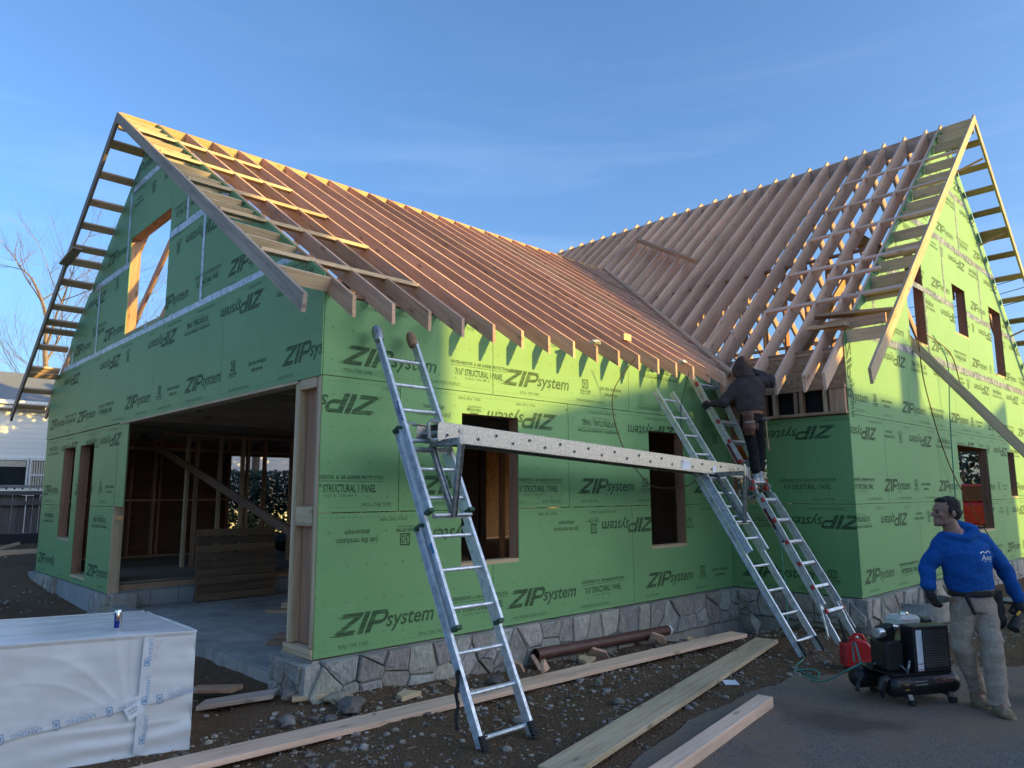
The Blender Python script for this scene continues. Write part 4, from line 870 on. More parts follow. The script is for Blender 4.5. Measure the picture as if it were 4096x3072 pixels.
def wedge(p, s, rot, tilt, m, lab, th=.04, name='timber_offcut'):
    mb = MB(); mb.prism([(0, 0, 0), (s, 0, 0), (s * .72, s * .62, 0), (s * .15, s * .42, 0)], (0, 0, th))
    T = Matrix.Translation(V((p[0], p[1], gz(p[0], p[1]) + p[2]))) @ Matrix.Rotation(rot, 4, 'Z') @ Matrix.Rotation(tilt, 4, 'X'); mb.v = [T @ q for q in mb.v]
    tag(mb.build(name, M[m], None, T, bevel=.003), lab, 'wood offcut', 'timber offcuts on the ground'); 
wedge((.55, -.52, .01), .24, .2, .05, 'spf', 'flat pale offcut on bare dirt between the corner stones and the long plank')
wedge((1.96, -.78, .10), .17, .5, 1.2, 'firred', 'small brown offcut standing on the longest plank beside the ladder rail')
wedge((2.42, -.30, .0), .22, 1.0, 1.1, 'firred', 'brown offcut leaning on the near end of the drain pipe')
wedge((2.20, -.30, .0), .2, 2.0, 1.2, 'fir', 'orange offcut half hidden behind the ladder rail near the pipe end')
wedge((3.45, -.40, .0), .28, 2.4, 1.0, 'firred', 'triangular offcut standing against the middle of the drain pipe')
wedge((2.95, -.48, .0), .26, .3, .1, 'spf', 'pale offcut lying flat beside the near half of the drain pipe')
wedge((4.55, -.40, .0), .24, 2.2, 1.2, 'firred', 'tan offcut propped against the far end of the drain pipe')
wedge((4.4, -.50, .0), .22, .6, .1, 'fir', 'offcut with a fresh sawn face flat by the far end of the pipe')
wedge((5.35, -.22, -.02), .2, .2, .4, 'spf', 'pale block at the foot of the bare concrete footing')
wedge((5.95, -.28, -.02), .18, 1.2, .6, 'fir', 'block among rubble nearest the inner corner, left of the chunk')
wedge((6.15, -.35, .0), .2, .1, .9, 'fir', 'tilted orange block just left of the concrete chunk')
wedge((1.25, -.40, .0), .16, 1.2, .3, 'fir', 'small thin orange offcut on the dirt left of the ladder foot')
def crate_boards():
    for (a, b, w, m, lab, z) in (((-.62, .75), (-.15, .33), .22, 'grey', 'grey weathered board on the dirt beside the concrete kerb', .0), ((-.55, 1.15), (-.32, .72), .16, 'fir', 'short pinkish board resting on the grey board by the wrapped stack', .05),
                                ((-.15, .05), (.18, -.12), .10, 'spf', 'small pale board at the foot of the corner stones', .0)):
        gboard('loose_board', a, b, w, .038, m, lab, z)
crate_boards()
for i, (a, b, z, lab) in enumerate((((.55, 1.95), (.95, 1.62), -.19, 'lower of two thick boards on the slab just inside the garage post'), ((.66, 2.0), (.98, 1.70), -.148, 'upper of two thick boards on the slab just inside the garage post'))):
    tag(board('loose_board', (a[0], a[1], z), (b[0], b[1], z), .24, .04, M['fir'], bevel=.003), lab, 'board')
tag(board('loose_board', (1.5, 4.0, -.19), (2.4, 3.1, -.19), .2, .035, M['fir'], bevel=.003), 'flat board on the slab deep in the garage behind the door post', 'board')
for z in (-.15, -.11): tag(board('loose_board', (1.7, 3.95, z), (2.4, 3.25, z), .15, .035, M['spf'], bevel=.003), 'pale board stacked on the flat board deep in the garage', 'board', 'pale boards stacked deep in the garage')
# white tile of foam
mb = MB(); c = V((3.28, -1.98)); mb.prism([(c.x + .10 * cos(t), c.y + .10 * sin(t), gz(c.x, c.y) + .012) for t in (0, 1.5, 3.2, 4.7)], (0, 0, .012)); tag(mb.build('foam_scrap', M['paper']), 'small square white scrap on the dirt by the asphalt', 'scrap')
# pallet leaning on the raised floor
pt = thing('wooden_pallet', 'dark old wooden pallet leaning on the edge of the raised floor in the garage', 'pallet', (1.3, 5.6, -.2))
px0, px1 = 1.12, 2.36
for k in range(9):
    z = -.19 + k * .118; tilt = .10 * k / 9; board('slat', (px0, 5.55 + tilt, z + .055), (px1, 5.55 + tilt, z + .055), .018, .108, M['pallet'], pt)
for x in (px0 + .03, (px0 + px1) / 2, px1 - .03): board('stringer', (x, 5.60, -.2), (x, 5.71, .86), .04, .07, M['pallet'], pt, (0, 1, 0))
for k in (0, 4, 8): board('slat', (px0, 5.65 + .1 * k / 9, -.14 + k * .118), (px1, 5.65 + .1 * k / 9, -.14 + k * .118), .018, .1, M['pallet'], pt)
# stones, gravel
def rock(mb, c, s, R, tone, flat=.6, sub=1):
    bm = bmesh.new(); bmesh.ops.create_icosphere(bm, subdivisions=sub, radius=1); rz = R.uniform(0, 6); sx, sy, sz = s * R.uniform(.8, 1.25), s * R.uniform(.7, 1.1), s * flat * R.uniform(.7, 1.15); k = len(mb.v); o = V((R.uniform(0, 99), R.uniform(0, 99), 0))
    for v in bm.verts:
        d = 1 + .42 * noise.noise(v.co * 1.5 + o) + (.10 * noise.noise(v.co * 4 + o) if sub > 1 else 0); x, y, z = v.co.x * sx * d, v.co.y * sy * d, v.co.z * sz * d
        mb.v.append(V((c[0] + x * cos(rz) - y * sin(rz), c[1] + x * sin(rz) + y * cos(rz), c[2] + z)))
    for f in bm.faces: mb.f.append(tuple(k + v.index for v in f.verts)); mb.m.append(0); mb.t.append(tone)
    bm.free()
R = random.Random(21); mb = MB()
def tone(R):
    g = R.uniform(.13, .42) ; return (g * 1.15, g * .98, g * R.uniform(.72, .9))
cnt = 0
while cnt < 9000:
    if cnt < 7400: x = R.uniform(-1.6, 9.5); y = R.uniform(-3.4, .0)
    elif cnt < 8200: x = R.uniform(-1.5, 0.3); y = R.uniform(-1.2, 9.5)
    else: x = R.uniform(-2.5, 0.0); y = R.uniform(6, 16)
    if y > -.12 and x > 0 and x < 6.9: continue
    if x > 6.9 and y > -2: continue
    w = .5 + .5 * noise.noise(V((x * 1.1, y * 1.1, 1.7)))
    if DRV(x, y) and R.random() < .93: cnt += 1 if R.random() < .3 else 0; continue
    near = sst(-1.5, -.3, y) if 0 < x < 7 else .5
    if R.random() > .10 + .75 * w * (.45 + .55 * near): continue
    s = min(.004 + R.expovariate(1 / .0075), .045); rock(mb, (x, y, gz(x, y) + s * .18), s, R, tone(R)); cnt += 1
gv = mb.build('gravel', M['peb'], smooth=True, tone=True, sharp=60); tag(gv, 'loose pebbles and chips scattered over the dirt', kind='stuff')
mb = MB(); R = random.Random(8)
for i in range(230):
    x = R.uniform(-1.4, 8); y = R.uniform(-2.9, -.12)
    if DRV(x, y): continue
    L_ = R.uniform(.02, .11); w = R.uniform(.004, .018); a = R.uniform(0, pi); z = gz(x, y) + .012; d = V((cos(a), sin(a), R.uniform(-.08, .08))) * L_; mb.beam((x, y, z), (x + d.x, y + d.y, z + d.z), w, .005)
tag(mb.build('wood_chips', M['deckw']), 'splinters and sawn chips of wood littering the dirt', kind='stuff')
BR = [((.13, -.42), .12, 'large grey boulder on the dirt left of the flat pale offcut'), ((1.62, -.52), .09, 'flat light stone between the offcut and the padded-tip ladder'), ((-.35, -.28), .07, 'round pebble below the corner board, left'), ((-.08, -.46), .06, 'small round stone left of the large grey boulder'),
      ((-.12, .14), .10, 'angular stone tucked against the corner of the stone base'), ((.15, -.18), .11, 'dark stone touching the foot of the corner stones'), ((-.2, -.75), .05, 'light speckled stone in front of the boulder'), ((2.05, -1.62), .06, 'smooth light pebble right of the ladder rubber foot'),
      ((1.05, -1.42), .055, 'light stone between the ladder rails in the foreground'), ((2.35, -1.15), .05, 'pebble between the longest plank and the yellowish plank'), ((7.4, -2.35), .11, 'brown stone in the rubble right of the ladders'), ((6.6, -1.15), .07, 'tan stone near the articulated ladder feet')]
for (x, y), s, lab in BR:
    mb = MB(); R = random.Random(int(abs(x) * 100)); t_ = tone(R); rock(mb, (x, y, gz(x, y) + s * .35), s, R, tuple(c * .9 for c in t_), .62, 3); tag(mb.build('fieldstone', M['peb'], smooth=True, tone=True, sharp=50), lab, 'stone', 'loose stones in the yard')
mb = MB(); R = random.Random(77); rock(mb, (6.45, -.50, -.46), .16, R, (.36, .34, .31), 1.0, 1); tag(mb.build('concrete_chunk', M['peb'], smooth=True, tone=True, sharp=40), 'upright grey concrete chunk in the inner corner behind the ladders', 'concrete chunk')
R = random.Random(12)
for i, (x, y) in enumerate([(8.6, -2.9), (9.3, -2.6), (9.9, -3.0), (8.9, -3.5), (10.6, -2.7)]):
    mb = MB(); rock(mb, (x, y, gz(x, y) + .03), R.uniform(.12, .24), R, (.38, .36, .33), .22, 2)
    tag(mb.build('flat_stone', M['peb'], smooth=True, tone=True, sharp=40), 'flat pale stone lying in the rubble beyond the compressor', 'stone', 'flat stones beyond the compressor')
# galvanised window well against the gable wall
ww = MB(); n = 24; cx, cy, r = 8.52, -1.97, .62
for i in range(n):
    t0, t1 = pi + pi * i / n, pi + pi * (i + 1) / n
    P_ = lambda t, z, q=0: V((cx + (r + q) * cos(t), cy + (r * .72 + q) * sin(t), z))
    for z0, z1, q in ((-.62, -.16, 0), (-.18, -.145, .014), (-.30, -.29, .006)): ww.face([P_(t0, z0, q), P_(t1, z0, q), P_(t1, z1, q), P_(t0, z1, q)])
    ww.face([P_(t0, -.145, .014), P_(t1, -.145, .014), P_(t1, -.145, -.004), P_(t0, -.145, -.004)])
tag(ww.build('window_well', M['galv'], smooth=True), 'half-round galvanised steel window well against the right stone wall', 'window well')
# ------------------------------------------------------------------ wrapped stack, can, tag
ws = thing('wrapped_lumber_stack', 'big stack of lumber wrapped in shiny white plastic at lower left', 'wrapped stack', (-1.6, .6, -.42))
A, B, Cq, Dq = V((-1.05, -.18)), V((-3.35, .59)), V((-3.15, 1.80)), V((-1.02, 1.08))
zt, zb = .40, -.45
def wrap_side(P, Q, nn, seed, su=110, sv=60, folds=True):
    mb = MB(); P = V((P.x, P.y)); Q = V((Q.x, Q.y)); d = Q - P; nrm = V((d.y, -d.x)).normalized() * nn; k0 = len(mb.v)
    for j in range(sv + 1):
        for i in range(su + 1):
            u = i / su; v = j / sv; p = P + d * u; z = zb + (zt - zb) * v
            # radiating creases from the tape crossing low near the corner
            x = u * d.length; cx_, cz_ = .40, -.14; dx, dz = x - cx_, z - cz_; rr = math.hypot(dx, dz); a = math.atan2(dz, dx)
            f = (.005 + .004 * noise.noise(V((a * 3, 1, 7)))) * abs(math.sin(a * 8 + 3.5 * noise.noise(V((a * 2, rr * 1.5, seed)))) ) ** .6 * math.exp(-((rr - .45) / .5) ** 2) if dz > 0 and a < 1.9 else 0
            f += .009 * noise.noise(V((x * 2, z * 5 + x * 2.2, seed))) + .003 * noise.noise(V((x * 9, z * 15, seed)))
            if z < -.2: f += .006 * math.sin(z * 50 + x * 4 + 2 * noise.noise(V((x * 2, z * 3, 5)))) * (1 - sst(.5, 1.5, x))
            e = min(u * d.length, 99); f += .034 * math.exp(-e / .09) * noise.noise(V((z * 9, 3, seed)))
            q = p + nrm * f - nrm * (.012 if v > .985 else 0); mb.v.append(V((q.x, q.y, z + (.0 if v < 1 else 0))))
    for j in range(sv):
        for i in range(su): a = k0 + j * (su + 1) + i; mb.f.append((a, a + 1, a + su + 2, a + su + 1)); mb.m.append(0); mb.t.append((1, 1, 1))
    return mb
for P, Q, nn, s in ((A, B, 1, 1), (Dq, A, 1, 5), (B, Cq, 1, 9), (Cq, Dq, 1, 12)):
    m_ = wrap_side(P, Q, nn if True else 1, s, 150 if s == 1 else 80, 70)
    # outward normals: check that the side faces away from the middle of the stack
    m_.build('plastic_side', M['whitewrap'], ws, smooth=True, sharp=180)
mb = MB(); n1, n2 = 70, 40
for j in range(n2 + 1):
    for i in range(n1 + 1):
        u, v = i / n1, j / n2; p = (A * (1 - u) + B * u) * (1 - v) + (Dq * (1 - u) + Cq * u) * v; f = .007 * noise.noise(V((p.x * 3, p.y * 8, 2))) + .004 * noise.noise(V((p.x * 14, p.y * 4, 2)))
        e = min(u * 2.4, v * 1.2, (1 - v) * 1.2); f -= .014 * math.exp(-e / .02); mb.v.append(V((p.x, p.y, zt + f + .004)))
for j in range(n2):
    for i in range(n1): a = j * (n1 + 1) + i; mb.f.append((a, a + 1, a + n1 + 2, a + n1 + 1)); mb.m.append(0); mb.t.append((1, 1, 1))
mb.build('plastic_top', M['whitewrap'], ws, smooth=True, sharp=180)
mb = MB(); q = lambda p, z: V((p.x, p.y, z)); c_ = (A + B + Cq + Dq) / 4; ins = [c_ + (p - c_) * .93 for p in (A, B, Cq, Dq)]; mb.prism([q(p, -.39) for p in ins], (0, 0, .75)); mb.build('lumber_core', M['spf'], ws)
mb = MB()
for t in (.12, .55): p = ins[0] + (ins[1] - ins[0]) * t; p2 = ins[3] + (ins[2] - ins[3]) * t; mb.beam(q(p, -.44), q(p2, -.44), .09, .09)
mb.build('bearer', M['fir'], ws)
# tape with printed lettering on the wrap: frame on the near side (u from the corner leftwards)
du = (B - A).normalized(); nrm = V((du.y, -du.x, 0)); 
if nrm.dot(V((-3.2, -5.8, 0)) - V((A.x, A.y, 0))) < 0: nrm = -nrm
def onside(tris, u0, z0, ang, m, off=.022, name='printed_tape'):
    mb = MB(); ca, sa = cos(ang), sin(ang)
    for t in tris:
        pts = []
        for x, y in t:
            X = x * ca - y * sa; Y = x * sa + y * ca; p = V((A.x, A.y, 0)) + V((du.x, du.y, 0)) * (u0 - X) + nrm * off; pts.append(V((p.x, p.y, z0 + Y)))
        mb.face(pts)
    return mb.build(name, m, ws)
house_icon = quad((0, 0), (.008, 0), (.008, .05), (0, .05)) + quad((.042, 0), (.05, 0), (.05, .05), (.042, .05)) + quad((0, -.008), (.05, -.008), (.05, 0), (0, 0)) + quad((-.004, .05), (.025, .07), (.025, .078), (-.004, .058)) + quad((.025, .07), (.054, .05), (.054, .058), (.025, .078)) + quad((.015, .012), (.036, .012), (.036, .045), (.015, .045))
pm('cleartape', (.69, .69, .70), .2); 
pm('tapeblue', (.20, .34, .52), .5)
onside(quad((0, 0), (1.9, 0), (1.9, .075), (0, .075)), 1.95, -.335, .155, M['cleartape'], .0245)
for k in range(6):
    onside([[(-x, .075 - y) for x, y in t] for t in scaled(house_icon, .8, .8, .02, .012) + txt('LANSING', .17, .03, -.19, .025) + txt('BUILDING PRODUCTS', .13, .008, -.17, .012)], 1.72 - k * .31, -.318 + k * .048, .155 + pi if False else .155, M['tapeblue'], .026)
onside(quad((0, 0), (.78, 0), (.78, .065), (0, .065)), .34, .385, -pi / 2 - .03, M['cleartape'], .0235)
for k in range(3):
    onside(txt('LANSING', .15, .028, 0, .02), .325, .37 - k * .26, -pi / 2 - .03, M['tapeblue'], .0255)
    onside(scaled(house_icon, .7, .7, 0, 0), .33, .19 - k * .26, 0, M['tapeblue'], .0262)
tg = onside(quad((0, 0), (.11, 0), (.11, .085), (0, .085)), .40, -.165, -.5 + 1.0, M['paper'], .035, 'paper_tag'); onside(txt('LANSING', .05, .01, .02, .03) + txt('IIII IIII III', .06, .012, .02, .05), .40, -.165, .5, M['blackr'], .037, 'tag_lettering')
# energy drink can on the stack
cf = Matrix.Translation((-1.47, .22, .412)); can = thing('drink_can', 'slim silver and blue drink can standing on the white wrapped stack', 'can', fr=cf)
mb = MB(); mb.lathe([(0, 0), (.021, 0), (.0265, .008), (.0265, .123), (.0225, .134), (.0225, .136), (.020, .134), (0, .132)], (0, 0, 0), (0, 0, 1), 28); put(mb, 'can_body', M['chrome'], cf, can, smooth=True, sharp=50)
mb = MB()
def canpanel(m, a0, a1, z0, z1, sl=0, r=.0269, nm='can_panel'):
    mb = MB(); n = 8
    for i in range(n):
        b0, b1 = a0 + (a1 - a0) * i / n, a0 + (a1 - a0) * (i + 1) / n; s0, s1 = sl * i / n, sl * (i + 1) / n
        mb.face([(r * cos(b0), r * sin(b0), z0), (r * cos(b1), r * sin(b1), z0), (r * cos(b1), r * sin(b1), z1 + s1), (r * cos(b0), r * sin(b0), z1 + s0)])
    return put(mb, nm, m, cf, can, smooth=True)
th = math.atan2(-6, -1.7)
canpanel(M['bluecan'], th - 1.2, th + .5, .01, .062, .0); canpanel(M['bluecan'], th - 1.3, th - .55, .062, .118, .0); canpanel(M['tin'], th + .5, th + 1.5, .01, .12)
mb = MB()
for t in txt('Bull', .022, .009): mb.face([(.0273 * cos(th - .35 + x / .027), .0273 * sin(th - .35 + x / .027), .074 + y) for x, y in t])
put(mb, 'can_lettering', M['redp'], cf, can)
# ------------------------------------------------------------------ compressor
ca = math.radians(-30)
cfm = Matrix.Translation((3.90, -3.30, -.402)) @ Matrix.Rotation(ca, 4, 'Z') @ Matrix.Diagonal((.86, .86, .86, 1)); cp = thing('air_compressor', 'black petrol air compressor with twin tanks and mesh guard on the asphalt', 'air compressor', fr=cfm)
def cm(mb, nm, m, par=None, **k): return put(mb, nm, M[m], cfm, par or cp, **k)
for y, x0, x1 in ((-.17, -.34, .50), (.22, -.42, .44)):
    mb = MB(); r = .108; mb.lathe([(0, -.0), (.05, .005), (.09, .03), (r, .07), (r, .10)] + [(r, x1 - x0 - .10), (r, x1 - x0 - .07), (.09, x1 - x0 - .03), (.05, x1 - x0 - .005), (0, x1 - x0)], (x0, y, .175), (1, 0, 0), 28); cm(mb, 'air_tank', 'tankblk', smooth=True)
for x in (-.12, .36):
    mb = MB(); mb.beam((x, -.22, .09), (x, -.25, .0), .045, .05, (1, 0, 0)); mb.beam((x, .26, .09), (x, .29, .0), .045, .05, (1, 0, 0)); mb.box((x - .02, -.24, .05), (x + .02, .28, .075)); ft = cm(mb, 'foot_bracket', 'steel')
    for y in (-.26, .27): mb = MB(); mb.box((x - .03, y - .03, -.0), (x + .03, y + .03, .05)); cm(mb, 'rubber_foot', 'blackr', ft, bevel=.006)
mb = MB(); mb.box((-.30, -.24, .275), (.40, .30, .29)); cm(mb, 'base_plate', 'blackm')
g0 = MB(); g0.box((-.03, -.24, .292), (.40, -.06, .735)); gd = cm(g0, 'belt_guard', 'blackm', bevel=.008)
mb = MB(); mb.box((.085, -.2425, .345), (.35, -.2405, .69)); cm(mb, 'guard_opening', 'fabric', gd)
mb = MB()
for i in range(14): x = .085 + .265 * i / 13; mb.box((x - .0022, -.2485, .345), (x + .0022, -.2455, .69))
for i in range(16): z = .345 + .345 * i / 15; mb.box((.085, -.2455, z - .0022), (.35, -.2428, z + .0022))
cm(mb, 'wire_mesh', 'grille', gd)
mb = MB(); mb.box((.0, -.2415, .31), (.07, -.2405, .70)); cm(mb, 'warning_label', 'paper', gd)
mb = MB(); mb.box((.002, -.2425, .318), (.068, -.242, .326)); mb.box((.002, -.2425, .372), (.068, -.242, .380)); cm(mb, 'label_stripe', 'redcap', gd)
mb = MB(); mb.box((-.26, -.14, .29), (-.06, .12, .58)); cm(mb, 'pump_crankcase', 'blackm', bevel=.02)
mb = MB()
for i in range(9): z = .56 + .018 * i; mb.lathe([(0, 0), (.10 - .004 * abs(i - 4), 0), (.10 - .004 * abs(i - 4), .006), (0, .006)], (-.17, -.02, z), (-.35, 0, 1), 20)
mb.lathe([(0, 0), (.07, 0), (.07, .16), (0, .16)], (-.17, -.02, .55), (-.35, 0, 1), 16); cm(mb, 'cylinder_head', 'blackm', smooth=True)
mb = MB(); mb.lathe([(0, 0), (.048, 0), (.05, .01), (.05, .09), (.04, .10), (0, .10)], (-.26, -.08, .66), (-1, -.3, .05), 18); cm(mb, 'air_filter', 'tin', smooth=True); mb = MB(); mb.lathe([(0, 0), (.04, 0), (.04, .08), (0, .085)], (-.03, -.0, .69), (-1, -.3, .1), 18); cm(mb, 'second_air_filter', 'tin', smooth=True)
mb = MB(); mb.box((-.02, -.02, .292), (.38, .28, .56)); cm(mb, 'engine_block', 'blackm', bevel=.02)
mb = MB(); mb.box((-.0, -.04, .66), (.28, .20, .80)); cm(mb, 'fuel_tank', 'cream', bevel=.035, smooth=True)
mb = MB(); mb.box((.29, -.03, .66), (.42, .2, .77)); cm(mb, 'engine_air_box', 'blackm', bevel=.02)
mb = MB(); mb.lathe([(0, 0), (.045, 0), (.045, .02), (.04, .03), (0, .032)], (.14, .06, .80), (0, 0, 1), 20); cm(mb, 'fuel_cap', 'chrome', smooth=True)
mb = MB(); mb.box((.03, -.0416, .76), (.12, -.0411, .765)); cm(mb, 'tank_stripe', 'redp')
mb = MB(); mb.tube([(-.38, .10, .24), (-.46, .02, .24), (-.56, -.06, .19), (-.60, -.09, .13)], [.012, .014, .018, .022], 9); cm(mb, 'handle', 'blackr', smooth=True)
mb = MB(); mb.tube([(-.34, -.20, .26), (-.39, -.21, .24), (-.42, -.2, .16), (-.40, -.2, .08)], [.03, .045, .04, .015], 9); cm(mb, 'valve_cover', 'blackm', smooth=True)
mb = MB(); mb.tube([(-.28, .05, .33), (-.22, -.02, .37), (-.12, -.12, .36), (-.09, -.2, .30)], .008, 7); mb.tube([(-.10, -.2, .28), (-.1, -.22, .34), (-.06, -.2, .4)], .013, 8); cm(mb, 'pipework', 'steel', smooth=True)
mb = MB(); mb.lathe([(0, 0), (.045, 0), (.045, .03), (0, .03)], (-.25, -.02, .345), (0, 0, 1), 16); mb.lathe([(0, 0), (.03, .0), (.03, .06), (0, .06)], (-.33, .04, .29), (0, 0, 1), 12); cm(mb, 'gauge', 'blackr', smooth=True)
def ontank(tris, x0, a0, m, nm, r=.1088, y=-.17):
    mb = MB()
    for t in tris: mb.face([(x0 + px_, y - r * cos(a0 + py / r), .175 + r * sin(a0 + py / r)) for px_, py in t])
    cm(mb, nm, m)
R = random.Random(3); sc = []
for i in range(11):
    x = i * .019; h = R.uniform(.03, .06); sc += quad((x, -.015 if i in (3, 4) else 0), (x + .013, 0), (x + .018, h), (x + .006, h))
ontank(sc, .16, .25, 'orange', 'worn_lettering'); ontank(quad((0, 0), (.15, 0), (.15, .04), (0, .04)), -.08, .1, 'grille', 'rating_plate'); ontank(quad((0, 0), (.05, 0), (.05, .055), (0, .055)), -.20, -.25, 'yellow', 'warning_sticker')
# red fuel can with black spout
gf = Matrix.Translation((4.80, -2.56, -.40)) @ Matrix.Rotation(-.85, 4, 'Z'); gc = thing('fuel_can', 'red plastic fuel can with black spout behind the compressor', 'fuel can', fr=gf)
mb = MB(); mb.prism([(-.14, -.09, 0), (.14, -.09, 0), (.14, -.09, .20), (.09, -.09, .26), (-.02, -.09, .285), (-.05, -.09, .25), (-.14, -.09, .235)], (0, .18, 0)); put(mb, 'can_body', M['redp'], gf, gc, bevel=.018, smooth=True)
mb = MB(); mb.tube([(.10, 0, .25), (.07, 0, .31), (.0, 0, .32), (-.04, 0, .27)], .017, 9); put(mb, 'can_handle', M['redp'], gf, gc, smooth=True)
mb = MB(); mb.lathe([(.028, 0), (.028, .04), (.014, .05)], (-.10, 0, .235), (0, 0, 1), 14); mb.tube([(-.10, 0, .27), (-.115, 0, .36), (-.15, 0, .47)], [.016, .013, .010], 9); put(mb, 'spout', M['blackr'], gf, gc, smooth=True)
# hose and cords
def hose(name, pts, r, m, lab, cat):
    out = []; P = [V(p) for p in pts]; P = [P[0]] + P + [P[-1]]
    for i in range(1, len(P) - 2):
        for k in range(8):
            t = k / 8; a, b, c, d = P[i - 1], P[i], P[i + 1], P[i + 2]; out.append(.5 * ((2 * b) + (c - a) * t + (2 * a - 5 * b + 4 * c - d) * t * t + (3 * b - a - 3 * c + d) * t ** 3))
    out.append(P[-2]); mb = MB(); mb.tube(out, r, 7); tag(mb.build(name, M[m], smooth=True), lab, cat)
hose('air_hose', [(3.72, -3.05, -.12), (3.66, -2.92, -.2), (3.85, -2.6, -.38), (4.15, -2.2, -.40), (4.3, -2.35, -.39), (4.0, -2.5, -.39), (4.3, -2.15, -.4), (4.8, -2.0, -.4), (5.2, -1.75, -.40), (5.75, -1.35, -.44), (6.1, -1.2, -.1), (6.3, -1.05, .9), (6.35, -.95, 1.5)], .007, 'hoseg', 'thin green air hose looping from the compressor up behind the articulated ladder', 'air hose')
hose('air_hose', [(3.72, -3.03, -.12), (3.84, -2.95, .0), (3.9, -2.9, -.02), (3.86, -2.92, -.16)], .008, 'hoseg', 'short green hose loop in front of the red fuel can', 'air hose')
hose('power_cord', [(3.96, -.50, 3.02), (3.97, -.12, 2.6), (4.15, -.1, 2.0), (4.45, -.25, 1.52), (4.85, -.3, 1.44), (5.1, -.5, 1.5), (5.16, -.55, 1.68)], .006, 'cordbr', 'brown cord hanging from the eaves and looping under the staging plank', 'cord')
hose('power_cord', [(5.22, -.45, 3.0), (5.2, -.3, 2.5), (5.1, -.4, 2.0), (5.02, -.5, 1.78)], .005, 'cordg', 'dark green cord hanging beside the articulated ladder top down to the plank', 'cord')
hose('air_hose', [(10.3, -2.0, 4.0), (10.9, -2.02, 3.6), (11.0, -1.95, 2.6), (11.0, -1.92, 1.2), (10.9, -1.95, -.2), (9.4, -2.2, -.3)], .010, 'hoseg', 'pale green hose hanging straight down the bright gable wall', 'air hose')
hose('power_cord', [(9.7, -1.95, 3.85), (9.95, -1.93, 3.0), (11.0, -1.95, 1.6), (12.6, -2.3, -.1)], .009, 'cordbr', 'brown cord slanting down the gable wall past the window', 'cord')
hose('power_cord', [(10.1, -1.95, 4.0), (10.8, -2.1, 3.75), (11.2, -2.1, 3.3)], .009, 'cordbr', 'short brown cord draped on the leaning timber', 'cord')
tag(board('leaning_timber', (9.62, -1.70, 4.02), (11.3, -4.75, -.40), .045, .14, M['spf']), 'long pale timber propped from the upper gable window down to the ground', 'timber')
# boards lying loose on the roof
tag(board('loose_board', (11.62, 5.0, wroof(11.62) + .08), (9.78, 2.16, wroof(9.78) + .06), .04, .13, M['fir'], None, (-.9, 0, 1)), 'loose board lying across the rafters of the far roof slope', 'board')
tag(board('loose_board', (6.95, -1.45, 3.86), (7.35, -2.35, 3.86), .24, .04, M['fir'], None, (0, 0, 1)), 'broad board sticking out at the eave corner of the main gable', 'board')
tag(board('wood_block', (4.42, .05, 3.44), (4.58, .05, 3.44), .06, .09, M['spf'], None, (0, 0, 1)), 'loose pale block resting on the rafters above the brown cord', 'wood block')
for p, lab in (((3.33, -.38, 3.14), 'white glove lying on the garage rafter tails'), ((5.2, -.36, 3.14), 'white glove beside the cord on the last rafter tails')):
    mb = MB(); R = random.Random(int(p[0] * 10)); rock(mb, p, .07, R, (.8, .78, .74), .5, 2); rock(mb, (p[0] + .07, p[1] + .02, p[2] + .01), .04, R, (.8, .78, .74), .5, 2); tag(mb.build('work_glove', M['peb'], smooth=True, tone=True), lab, 'glove')

# sparse grass at the edge of the drive on the right
R = random.Random(55); mb = MB(); i = 0
while i < 2600:
    x = R.uniform(5.0, 9.5); y = R.uniform(-5.2, -3.0)
    if noise.noise(V((x * 1.2, y * 1.2, 8))) < -.05 or DRV(x, y - .12): i += 1; continue
    z = gz(x, y); a = R.uniform(0, 2 * pi); h = R.uniform(.015, .05); w = .003; d = V((cos(a), sin(a), 0)); p = V((x, y, z)); mb.face([p - d * w, p + d * w, p + V((R.uniform(-.02, .02), R.uniform(-.02, .02), h))], 0); i += 1
tag(mb.build('grass', M['grassm']), 'thin dull grass between the rubble and the driveway', 'grass', kind='stuff')
